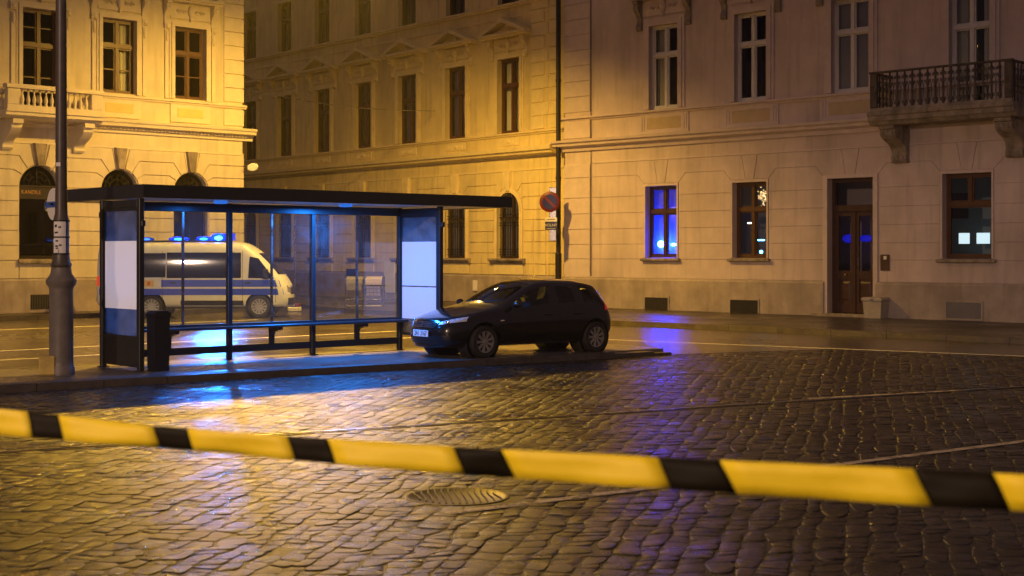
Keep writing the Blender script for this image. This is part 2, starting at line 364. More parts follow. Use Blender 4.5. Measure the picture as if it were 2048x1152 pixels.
def cobbles():
    root = empty('cobbles', (0, 0, 0)); tag(root, 'wet granite cobblestones paving the open square', None, None, 'structure')
    # crooked courses: p picks the course, q runs along it; neighbouring courses share one wavering edge
    rnd = random.Random(3)
    def slope(p): return math.tan(R(max(-4, min(30, 14+.7*p))))
    edges = []; p = -16.0
    while p < 15: edges.append((p, [rnd.gauss(0, .024) for _ in range(190)])); p += rnd.uniform(.12, .20)
    def edge(i, q):
        p, nz = edges[i]; t = q/.18; k = int(t); f = t-k; f = f*f*(3-2*f)
        return p+q*slope(p)+.03*math.sin(q*.5+p*.8)+nz[k]*(1-f)+nz[k+1]*f
    cells = []
    for i in range(len(edges)-1):
        q = 6.0+rnd.uniform(0, .2); d0 = rnd.uniform(-.04, .04)
        while q < 32.4:
            ln = rnd.uniform(.10, .26)*(1.3 if rnd.random() < .12 else 1); d1 = rnd.uniform(-.045, .045); q1 = q+ln
            quad = [(edge(i, q-d0), q-d0), (edge(i+1, q+d0), q+d0), (edge(i+1, q1+d1), q1+d1), (edge(i, q1-d1), q1-d1)]
            x = sum(c[0] for c in quad)/4; y = sum(c[1] for c in quad)/4; c = Vector((x, y))
            if abs(x) < .353*y+2.6 and side_of_border(x, y) > .11 and abs((c-RAIL0).dot(RN)) > .14 and (c-MAN).length > .47:
                cells.append((x, y, quad, rnd.gauss(0, .0022), rnd.gauss(0, .012), rnd.gauss(0, .012)))
            q = q1; d0 = d1
    vis = [c for c in cells if abs(c[0]) < .353*c[1]+.05 and c[1] > 9.0]
    vis.sort(key=lambda c: c[1]); singles = set(id(c) for c in vis[:300])
    rnd = random.Random(5)
    def stone(c):
        x, y, quad, dz, tx, ty = c; gap = rnd.uniform(.003, .009)
        qd = offset_poly([(a-x, b-y) for a, b in quad], gap); base = []
        for k in range(4):
            a = qd[k-1]; b = qd[k]; e = qd[(k+1) % 4]; u = rnd.uniform(.10, .26); w = rnd.uniform(.10, .26)
            base += [(b[0]+(a[0]-b[0])*u, b[1]+(a[1]-b[1])*u), (b[0]+(e[0]-b[0])*w, b[1]+(e[1]-b[1])*w)]
        vs = []
        for f, z in ((1.0,-.05),(1.0,-.0054),(.975,-.0007),(.91,.0004)):
            for a, b in base: vs.append((a*f, b*f, z+(rnd.uniform(-.0014,.0014) if z > -.04 else 0)+(a*tx+b*ty if z > -.04 else 0)))
        vs.append((rnd.uniform(-.02,.02), rnd.uniform(-.02,.02), .001+rnd.uniform(-.0016,.0016)))
        fs = []
        for k in range(3):
            for i in range(8): j = (i+1) % 8; fs.append((k*8+i, k*8+j, k*8+8+j, k*8+8+i))
        for i in range(8): fs.append((24+i, 24+(i+1) % 8, 32))
        return vs, fs
    big = MB()
    for c in cells:
        x, y, dz = c[0], c[1], c[3]; vs, fs = stone(c)
        if id(c) in singles: MB().add(vs, fs).build('cobblestone', COBBLE, root, 'all', (x, y, dz))
        else: big.add([(a+x, b+y, z+dz) for a, b, z in vs], fs)
    o = big.build('far_cobblestones', COBBLE, root, 'all'); o['kind'] = 'stuff'
cobbles()
def strip(name, a, b, w, z0, z1, m, parent=None):
    a = Vector(a); b = Vector(b); d = (b-a).normalized(); n = Vector((-d.y, d.x))*w/2
    return MB().flat([tuple(a-n), tuple(b-n), tuple(b+n), tuple(a+n)], z0, z1).build(name, m, parent)
rail = empty('tram_rail', (RAIL0.x, RAIL0.y, 0)); tag(rail, 'steel rail let into the cobbles, running up to the shelter kerb side', 'rail')
rl = RAIL1-RAIL0
for off, w, z in ((.055,.05,.006),(-.045,.03,.004)):
    q = RN*off; strip('rail_head', (q.x, q.y), (rl.x+q.x, rl.y+q.y), w, -.05, z, STEEL if off > 0 else CASTIRON, rail)
strip('rail_groove', (0, 0), (rl.x, rl.y), .07, -.05, -.02, CASTIRON, rail)
def marking(name, a, b, w, m, label, z=.008):
    o = strip(name, a, b, w, z-.003, z, m); tag(o, label, None, None, 'structure'); return o
marking('painted_line', (-.5, 11.08), (9.5, 18.25), .11, LINEWORN, 'worn white line across the cobbles', .009)
marking('painted_line', (4.05, 19.78), (6.55, 21.02), .10, LINEWORN, 'short worn white stroke beside the rail in the cobbles', .009)
marking('painted_line', (-3.0, 36.83), (24, 18.1), .12, LINEPAINT, 'white edge line along the road before the buff building', .006)
def Aline(D, sum0, sum1): 
    def pt(sm): k = D/.70711; return ((sm-k)/2, (sm+k)/2)
    return pt(sum0), pt(sum1)
for D, w, m, wh in ((35.8,.12,LINEPAINT,'farthest'),(28.1,.10,LINEPAINT,'middle'),(25.7,.10,LINEPAINT,'nearest')):
    a, b = Aline(D, 2, 35.5); marking('painted_line', a, b, w, m, wh+' white lane line running behind the shelter', .006)
for D, wh in ((33.4, 'farther'), (31.95, 'nearer')):
    a, b = Aline(D, 2, 36); o = strip('tram_rail', a, b, .06, -.05, .005, STEEL); tag(o, wh+' of the two steel tram rails in the asphalt behind the shelter', 'rail', 'tram rails behind the shelter')
# manhole cover
mh = empty('manhole_cover', (MAN.x, MAN.y, 0)); tag(mh, 'ribbed round cast iron manhole cover among the cobbles', 'manhole cover')
MB().lathe([(.43,-.05),(.43,.002),(.40,.004),(.385,-.004),(.0,-.004)], 36).build('cover_plate', CASTIRON, mh, True)
for i in range(-6, 7):
    h = math.sqrt(max(.0, .37**2-(i*.055)**2)); pts = [(i*.055+.035*math.cos(t*math.pi/8), (h*(-1+t/4)), .0) for t in range(9)]
    MB().tube(pts, .008, 6).build('rib', CASTIRON, mh, True)

# ------------------------------------------------------------------ platform island, kerbs, pavements
IZ = .11
isl = tag(MB().flat([kp(-12,.30), kp(9.5,.30), (1.75, 30.35), kp(7.0, 2.95), kp(-12, 2.95)], -.02, IZ-.004).build('platform', ISLE), 'low asphalt platform carrying the shelter and car', None, None, 'structure')
s = -12.0
while s < 9.3:
    e = min(s+1.0, 9.45); h0 = IZ if s < 7 else IZ*max(.35, 1-(s-7)/3.5)
    c = MB(); c.flat([kp(s+.006,0), kp(e-.006,0), kp(e-.006,.30), kp(s+.006,.30)], -.04, h0)
    me = c.build('kerb_stone', KERB, isl); s = e
s = -12.0
while s < 6.8:
    e = min(s+1.0, 7.0); MB().flat([kp(s+.006,2.95), kp(e-.006,2.95), kp(e-.006,3.1), kp(s+.006,3.1)], -.04, IZ).build('kerb_stone', KERB, isl); s = e

def kerb_run(parent, pts, w=.25, h=.125, step=1.5, m=KERB):
    for a, b in zip(pts[:-1], pts[1:]):
        a = Vector(a); b = Vector(b); L = (b-a).length; d = (b-a)/L; n = Vector((-d.y, d.x)); k = max(1, round(L/step))
        for i in range(k):
            p = a+d*(L*i/k+.006); q = a+d*(L*(i+1)/k-.006)
            MB().flat([tuple(p), tuple(q), tuple(q+n*w), tuple(p+n*w)], -.03, h).build('kerb_stone', m, parent)
# pavement before the buff building, turning into the side street
kr = [(26.0, 16.8), (-5.2, 48.0), (-6.6, 50.4), (-8.2, 54.0), (-22.0, 71.4)]
pv = tag(MB().flat([(26.2,16.9),(-5.0,48.15),(-6.4,50.5),(-8.0,54.1),(-21.8,71.5),(-19,75),(2.2,51.0),(30,24)], -.02, .12).build('pavement', PAVE), 'wet pavement before the buff and ochre buildings', None, None, 'structure')
kerb_run(pv, [(x, y) for x, y in kr][::-1], w=-.25 if False else .25)
pl = tag(MB().flat([(-30.0,27.78),(-10.9,46.9),(-9.0,50.6),(-9.6,51.8),(-32,29.0)], -.02, .12).build('pavement', PAVE), 'narrow pavement along the cream building', None, None, 'structure')
kerb_run(pl, [(-30.2,27.6),(-11.0,46.7),(-8.95,50.5)], w=.22)

# ------------------------------------------------------------------ facades
def wall_mesh(name, parent, x0, x1, z0, z1, opens, m, reveal=.24, back=9.0):
    """opens: (xa, xb, za, zb, arched)"""
    xs = sorted({x0, x1, *[o[0] for o in opens], *[o[1] for o in opens]}); zs = sorted({z0, z1, *[o[2] for o in opens], *[o[3] for o in opens]})
    b = MB()
    for i in range(len(xs)-1):
        for j in range(len(zs)-1):
            cx, cz = (xs[i]+xs[i+1])/2, (zs[j]+zs[j+1])/2
            if any(o[0] < cx < o[1] and o[2] < cz < o[3] for o in opens): continue
            b.add([(xs[i],0,zs[j]),(xs[i+1],0,zs[j]),(xs[i+1],0,zs[j+1]),(xs[i],0,zs[j+1])], [(0,1,2,3)])
    for xa, xb, za, zb, arch in opens:
        b.add([(xa,0,za),(xa,0,zb),(xa,reveal,zb),(xa,reveal,za)], [(0,1,2,3)])
        b.add([(xb,0,za),(xb,reveal,za),(xb,reveal,zb),(xb,0,zb)], [(0,1,2,3)])
        b.add([(xa,0,za),(xa,reveal,za),(xb,reveal,za),(xb,0,za)], [(0,1,2,3)])
        if not arch: b.add([(xa,0,zb),(xb,0,zb),(xb,reveal,zb),(xa,reveal,zb)], [(0,1,2,3)])
        else:
            r = (xb-xa)/2; cx = (xa+xb)/2; zc = zb-r
            arc = [(cx-r*math.cos(math.pi*t/16), zc+r*math.sin(math.pi*t/16)) for t in range(17)]
            b.prism([(xa, zb)]+[arc[t] for t in range(0, 9)], 0, reveal)
            b.prism([(xb, zb)]+[arc[t] for t in range(16, 7, -1)], 0, reveal)
    b.add([(x0,0,z0),(x0,back,z0),(x1,back,z0),(x1,0,z0),(x0,0,z1),(x0,back,z1),(x1,back,z1),(x1,0,z1)], [(0,4,5,1),(1,5,6,2),(2,6,7,3),(4,7,6,5)])
    return b.build(name, m, parent)
def block(parent, poly, m, out=.04, name='stone_block', joint=None):
    j = joint or (.011 if m in (STUCCO_R, TRIM_R) else .02); out = out*.6 if m in (STUCCO_R, TRIM_R) else out
    return MB().prism(offset_poly(poly, .003), -out, .01, offset_poly(poly, j)).build(name, m, parent)
def rect(x0, x1, z0, z1): return [(x0,z0),(x1,z0),(x1,z1),(x0,z1)]

def window(parent, x0, x1, z0, z1, m, depth=.16, tr=.34, bars=False, curtain=None, arch=False, single_low=False, open_=0):
    """frame mesh named window; panes and curtains are its children"""
    f = MB(); w = .075; y0, y1 = depth, depth+.09; zt = z1-(z1-z0)*tr; xm = (x0+x1)/2
    f.box(x0, x0+w, y0, y1, z0, z1); f.box(x1-w, x1, y0, y1, z0, z1); f.box(x0+w, x1-w, y0, y1, z0, z0+w); f.box(x0+w, x1-w, y0, y1, z1-w, z1)
    f.box(x0+w, x1-w, y0-.035, y1, zt-.06, zt+.06)
    cells = []
    for za, zb, split in ((z0+w, zt-.06, not single_low), (zt+.06, z1-w, True)):
        if split:
            f.box(xm-.05, xm+.05, y0-.02, y1, za, zb); cs = [(x0+w, xm-.05, za, zb), (xm+.05, x1-w, za, zb)]
        else: cs = [(x0+w, x1-w, za, zb)]
        for xa, xb, a, b in cs:
            t = .045
            f.box(xa, xa+t, y0+.02, y1-.01, a, b); f.box(xb-t, xb, y0+.02, y1-.01, a, b); f.box(xa+t, xb-t, y0+.02, y1-.01, a, a+t); f.box(xa+t, xb-t, y0+.02, y1-.01, b-t, b)
            if bars and b-a > .9:
                h = (a+b)/2; f.box(xa+t, xb-t, y0+.03, y1-.02, h-.018, h+.018)
                cells += [(xa+t, xb-t, a+t, h-.018), (xa+t, xb-t, h+.018, b-t)]
            else: cells.append((xa+t, xb-t, a+t, b-t))
    o = f.build('window', m, parent)
    for xa, xb, a, b in cells:
        tl = random.gauss(0, .004)
        MB().add([(xa,y0+.05,a),(xb,y0+.05+tl,a),(xb,y0+.05+tl,b),(xa,y0+.05,b)], [(0,1,2,3)]).build('pane', GLASS, o)
    def drape(xa, xb, za, zb, yy, mm):
        n = max(6, int((xb-xa)/.035)); vs = []
        for i in range(n+1):
            x = xa+(xb-xa)*i/n; d = yy+.03*math.sin(i*1.15)+.012*math.sin(i*2.9)
            vs += [(x, d, za), (x+.01*math.sin(i), d, zb)]
        MB().add(vs, [(2*i, 2*i+2, 2*i+3, 2*i+1) for i in range(n)]).build('curtain', mm, o, True)
    W = x1-x0
    if curtain == 'sides': drape(x0+.04, x0+W*.33, z0, z1, y1+.12, CURTAIN); drape(x1-W*.3, x1-.04, z0, z1, y1+.12, CURTAIN)
    elif curtain == 'left': drape(x0+.04, x0+W*.48, z0, z1, y1+.12, CURTAIN)
    elif curtain == 'right': drape(x0+W*.58, x1-.04, z0, z1, y1+.12, CURTAIN)
    elif curtain == 'low': drape(x0+.04, x1-.04, z0, z0+(z1-z0)*.6, y1+.14, CURTAIN)
    elif curtain == 'full': drape(x0+.04, x1-.04, z0, z1, y1+.12, CURTAIN)
    elif curtain == 'blind': MB().box(x0+.05, x1-.05, y1+.05, y1+.06, z0, z1).build('blind', BLIND, o)
    if curtain not in ('blind', 'none'): MB().box(x0-.4, x1+.4, y1+1.8, y1+1.85, z0-.8, z1+.4).build('room_wall', ROOMDARK, o)
    return o
def architrave(parent, x0, x1, z0, z1, m, w=.20, out=.07, head=True):
    b = MB()
    for k, (ww, oo) in enumerate(((w, out*.55), (w*.62, out), )):
        a = w-ww if False else 0
        b.box(x0-ww, x0-0.0, -oo, .005+k*.002, z0, z1+ww); b.box(x1, x1+ww, -oo, .005+k*.002, z0, z1+ww); b.box(x0, x1, -oo, .005+k*.002, z1, z1+ww)
    return b.build('architrave', m, parent)
CONS = [(0,0),(-.06,.0),(-.10,.05),(-.09,.12),(-.05,.2),(-.06,.3),(-.12,.4),(-.2,.46),(-.24,.54),(-.22,.62),(-.26,.64),(-.26,.70),(0,.70)]
def console(parent, x, z, m, w=.18, h=.7, out=1.0):
    p = [(y*out, zz*h/.7+z) for y, zz in CONS]; b = MB().extr(p, x-w/2, x+w/2)
    b.sphere((x, -.2*out, z+.56*h/.7), (w*.36, .07, .08)); b.sphere((x, -.08*out, z+.1), (w*.4, .05, .08))
    return b.build('console', m, parent, True)
def frieze(parent, x0, x1, z0, z1, m, head=True):
    b = MB().box(x0, x1, -.045, .004, z0, z1); zc = (z0+z1)/2; xc = (x0+x1)/2; h = z1-z0
    if head:
        b.sphere((xc, -.08, zc+.02), (.12, .1, h*.42)); b.sphere((xc, -.06, zc-h*.42), (.05, .06, .12))
        for s in (-1, 1):
            for k in range(2):
                cx = xc+s*(.26+k*.2)
                pts = [(cx+.1*(1-t/14)*math.cos(t*.75)*s, -.06, zc+.09*(1-t/14)*math.sin(t*.75)) for t in range(13)]
                b.tube(pts, .024, 5)
    return b.build('frieze', m, parent, True)
def pediment(parent, x0, x1, z, m, rise=.5, out=.34, ornate=True):
    xc = (x0+x1)/2; b = MB()
    b.extr([(0,z),(-out*.7,z),(-out*.75,z+.05),(-out,z+.07),(-out,z+.16),(0,z+.16)], x0, x1)
    b.prism([(x0+.18,z+.16),(x1-.18,z+.16),(xc,z+.16+rise*.72)], -.06, .004)
    for s, xe in ((1, x0), (-1, x1)):
        b.prism([(xe,z+.163),(xe+s*.26,z+.163),(xc,z+.163+rise-.16),(xc,z+.163+rise)], -out-.01, .006)
    if ornate: b.sphere((xc, -.07, z+.3), (.15, .06, .1))
    return b.build('pediment', m, parent)

# --- cream corner building (its street front runs away to the corner)
def building_L():
    root = empty('corner_building', (-9.48, 51.0, 0), R(45))
    tag(root, 'cream stucco corner building with arched ground floor windows and balustraded balcony', 'building')
    X0 = -20.0; cw = [-2.14, -4.83, -7.58, -10.3, -13.0, -15.7]; ca = [-2.1, -4.80, -7.62, -10.3, -13.0, -15.7]; r = .67
    opens = [(c-.62, c+.62, 7.22 if i != 2 else 6.5, 9.66, False) for i, c in enumerate(cw)]+[(c-r, c+r, 1.80, 4.73, True) for c in ca]
    opens += [(c-.6, c+.6, 11.6, 13.8, False) for c in cw]
    wall_mesh('wall', root, X0, 0, 0, 16, opens, STUCCO_L)
    PL = MB().extr([(0,-.1),(-.09,-.1),(-.09,1.12),(-.05,1.18),(0,1.18)], X0, 0).build('plinth', PLINTH, root)
    # cellar grilles
    for x in (-7.6, -13.1): 
        g = MB().box(x-.36, x+.36, -.097, -.09, .22, .68).build('cellar_grille', ROOMDARK, root)
        b = MB()
        for k in range(9): b.box(x-.34+k*.085-.008, x-.34+k*.085+.008, -.11, -.099, .22, .68)
        b.build('bar', IRON, g)
    zs = 4.73-r
    # ground-floor courses between the arches
    edges = [(0, None)]
    lv = [1.18, 1.75, 2.22, 2.68, 3.14, 3.6, zs]
    gaps = [(-.0, ca[0])]+[(ca[i], ca[i+1]) for i in range(len(ca)-1)]
    for i, (cr, cl) in enumerate(gaps):
        xr = 0.045 if i == 0 else cr-r-.02; xl = cl+r+.02
        for k in range(len(lv)-1):
            if k == 0: block(root, rect(xl-.02-(2*r if False else 0), xr, lv[0], lv[1]), STUCCO_L, .045)
            else: block(root, rect(xl, xr, lv[k], lv[k+1]), STUCCO_L, .045)
        th = [0, R(31), R(54), R(76)]; zl = [zs, 4.58, 5.02, 5.41]
        def arcp(c, sgn, t0, t1): return [(c+sgn*(r+.02)*math.cos(t0+(t1-t0)*q/4), zs+(r+.02)*math.sin(t0+(t1-t0)*q/4)) for q in range(5)]
        for k in range(3):
            left = arcp(cl, 1, th[k], th[k+1]); rho = (zl[k+1]-zs)/math.sin(th[k+1])
            xo = cl+rho*math.cos(th[k+1])
            lo = [] if k == 0 else [(cl+(zl[k]-zs)/math.sin(th[k])*math.cos(th[k]), zl[k])]
            if i == 0: poly = lo[:]+left+[(xo, zl[k+1]), (xr, zl[k+1]), (xr, zl[k])]
            else:
                rt = arcp(cr, -1, th[k], th[k+1]); xo2 = cr-rho*math.cos(th[k+1])
                lo2 = [] if k == 0 else [(cr-(zl[k]-zs)/math.sin(th[k])*math.cos(th[k]), zl[k])]
                poly = lo+left+[(xo, zl[k+1]), (xo2, zl[k+1])]+rt[::-1]+lo2
            block(root, poly, STUCCO_L, .045)
    for c in ca:      # flanks of the keystones, keystones
        block(root, [(c-.30,5.41),(c-.165,zs+r+.02),(c-.14,zs+r),(c+.14,zs+r),(c+.165,zs+r+.02),(c+.30,5.41)], STUCCO_L, .03)
        MB().prism([(c-.235,5.44),(c-.13,4.70),(c+.13,4.70),(c+.235,5.44)], -.14, 0, [(c-.20,5.42),(c-.10,4.73),(c+.10,4.73),(c+.20,5.42)]).build('keystone', OLDSTONE, root)
        block(root, rect(c-r-.02, c+r+.02, 1.18, 1.66), STUCCO_L, .045)
        MB().extr([(.2,1.66),(-.16,1.66),(-.16,1.72),(-.12,1.8),(.2,1.8)], c-r-.06, c+r+.06).build('sill', OLDSTONE, root)
    # arched shop windows
    for c in ca:
        f = MB(); y0, y1 = .16, .24
        f.box(c-r, c-r+.07, y0, y1, 1.8, zs); f.box(c+r-.07, c+r, y0, y1, 1.8, zs); f.box(c-r+.07, c+r-.07, y0, y1, 1.8, 1.9)
        f.box(c-r+.0, c+r, y0-.05, y1, zs-.36, zs+.02); f.box(c-r, c+r, y0-.08, y1, zs+.0, zs+.05); f.box(c-r, c+r, y0-.08, y1, zs-.38, zs-.34)
        w = f.build('shop_window', mat('shop_wood', (.02,.011,.007), .45), root)
        MB().add([(c-r+.07,.2,1.9),(c+r-.07,.2,1.9),(c+r-.07,.2,zs-.36),(c-r+.07,.2,zs-.36)], [(0,1,2,3)]).build('pane', GLASS, w)
        arc = [(c+(r-.01)*math.cos(math.pi*t/16), zs+.05+(r-.06)*math.sin(math.pi*t/16)) for t in range(17)]
        MB().add([(x, .22, z) for x, z in arc], [tuple(range(17))]).build('fanlight', GLASS, w)
        g = MB(); g.tube([(c, .18, zs+.05), (c, .18, zs+r)], .012, 5)
        for a in range(1, 6): t = math.pi*a/6; g.tube([(c+.28*math.cos(t), .18, zs+.05+.28*math.sin(t)), (c+(r-.05)*math.cos(t), .18, zs+.05+(r-.08)*math.sin(t))], .009, 5)
        for rr in (.14, .28, .46): g.tube([(c+rr*math.cos(math.pi*t/12), .18, zs+.05+rr*math.sin(math.pi*t/12)) for t in range(13)], .010, 5)
        for a in range(6):
            t = math.pi*(a+.5)/6; cx, cz = c+.37*math.cos(t), zs+.05+.37*math.sin(t)
            g.tube([(cx+.08*math.cos(q*.7), .18, cz+.08*math.sin(q*.7)) for q in range(10)], .007, 5)
        g.build('fanlight_grille', IRON, w, True)
        MB().box(c-r-.3, c+r+.3, 1.6, 1.65, 1.2, 4.9).build('room_wall', ROOMDARK, w)
        if c == ca[2]: text('shop_lettering', 'KANDILE', .17, mat('gold_letters', (.55,.33,.10), .4, metal=.6), w, (c-.22, y0-.057, zs-.17), (R(90), 0, 0), sx=.95)
    # bands, cornice, sill course
    MB().extr([(0,5.41),(-.03,5.41),(-.03,5.47),(0,5.47)], X0, .03).build('band', TRIM_L, root)
    CO = MB().extr([(0,5.92),(-.06,5.92),(-.07,6.0),(-.12,6.03),(-.12,6.08),(-.30,6.13),(-.32,6.22),(-.36,6.25),(-.38,6.33),(0,6.36)], X0, .38).build('cornice', TRIM_L, root)
    d = MB()
    x = -5.6
    while x < .04: d.box(x, x+.07, -.11, 0, 6.0, 6.08) if False else d.box(x, x+.07, -.17, -.118, 6.035, 6.085); x += .14
    d.build('dentils', TRIM_L, CO)
    MB().extr([(0,7.03),(-.05,7.03),(-.07,7.08),(-.12,7.1),(-.12,7.16),(0,7.19)], X0, .12).build('sill_course', TRIM_L, root)
    for i, c in enumerate(cw):
        if i != 2:
            b = MB(); b.box(c-.78, c+.78, -.05, .004, 6.42, 7.02); b.build('apron', TRIM_L, root)
            MB().prism(rect(c-.52, c+.52, 6.58, 6.9), -.058, -.049, rect(c-.5, c+.5, 6.6, 6.88)).build('apron_panel', PANEL_L, root)
    # first-floor windows with ornate surrounds
    cur = [None, 'right', None, 'sides', None, 'left']
    for i, c in enumerate(cw):
        window(root, c-.62, c+.62, 7.22 if i != 2 else 6.5, 9.66, WOOD_BROWN, bars=True, curtain=cur[i], tr=.36)
        z0 = 7.2 if i != 2 else 6.4
        architrave(root, c-.62, c+.62, z0, 9.66, TRIM_L, .2, .08)
        frieze(root, c-.78, c+.78, 9.93, 10.42, TRIM_L)
        for s in (-1, 1):
            console(root, c+s*.92, 9.55, TRIM_L, .2, .92)
            b = MB(); b.box(c+s*.92-.07, c+s*.92+.07, -.05, .004, z0, 9.5); b.sphere((c+s*.92, -.05, 9.3), (.06,.05,.2)); b.build('strip_pilaster', TRIM_L, root, True)
        pediment(root, c-1.13, c+1.13, 10.47, TRIM_L, .55, .4)
        window(root, c-.6, c+.6, 11.6, 13.8, WOOD_BROWN); architrave(root, c-.6, c+.6, 11.6, 13.8, TRIM_L)
    # corner quoins
    z = 7.25; k = 0
    while z < 15.6: block(root, rect(-.80, .045, z, z+.485), TRIM_L, .05, 'quoin'); z += .49
    block(root, rect(-.8, .045, 6.42, 7.0), TRIM_L, .05, 'quoin')
    # side return of the quoins
    # balcony
    xb0, xb1, ob = -9.15, -5.98, 1.0
    sl = MB().extr([(0,6.10),(-ob+.16,6.10),(-ob+.08,6.16),(-ob,6.18),(-ob,6.27),(-ob-.05,6.29),(-ob-.05,6.35),(0,6.355)], xb0-.05, xb1+.05).build('balcony', TRIM_L, root)
    MB().box(xb0, xb1, -ob, -ob+.2, 6.357, 6.50).build('balustrade_base', TRIM_L, sl)
    MB().extr([(-ob-.05,7.0),(-ob-.05,7.06),(-ob-.02,7.1),(-ob-.02,7.13),(-ob+.24,7.13),(-ob+.24,7.0)], xb0-.04, xb1+.04).build('rail', TRIM_L, sl)
    for x in (xb0+.19, xb1-.19): MB().cbox(x-.19, x+.19, -ob+.0, -ob+.21, 6.502, 6.998, .012).build('pier', TRIM_L, sl)
    prof = [(.055,0),(.055,.04),(.035,.06),(.05,.11),(.062,.17),(.055,.23),(.032,.31),(.024,.37),(.034,.40),(.026,.43),(.05,.455),(.05,.495)]
    bal = MB().lathe(prof, 12).mesh('baluster', TRIM_L, 'all'); n = 12
    for k in range(n):
        o = bpy.data.objects.new('baluster', bal); C.objects.link(o); o.parent = sl; o.location = (xb0+.52+(xb1-xb0-1.04)*k/(n-1), -ob+.1, 6.502)
    for x in (xb0+.06, xb1-.06):
        for yy in (-.75, -.5, -.25):
            o = bpy.data.objects.new('baluster', bal); C.objects.link(o); o.parent = sl; o.location = (x, yy, 6.36)
        MB().box(x-.1, x+.1, -ob+.25, 0, 6.86, 6.98).build('rail', TRIM_L, sl)
    for x in (xb0+.42, xb1-.35):
        p = [(0,5.18),(-.1,5.18),(-.16,5.25),(-.14,5.33),(-.2,5.45),(-.4,5.55),(-.62,5.68),(-.74,5.82),(-.74,5.94),(-.84,5.95),(-.84,6.098),(0,6.098)]
        MB().extr(p, x-.17, x+.17).build('bracket', TRIM_L, sl, True)
    return root
building_L()

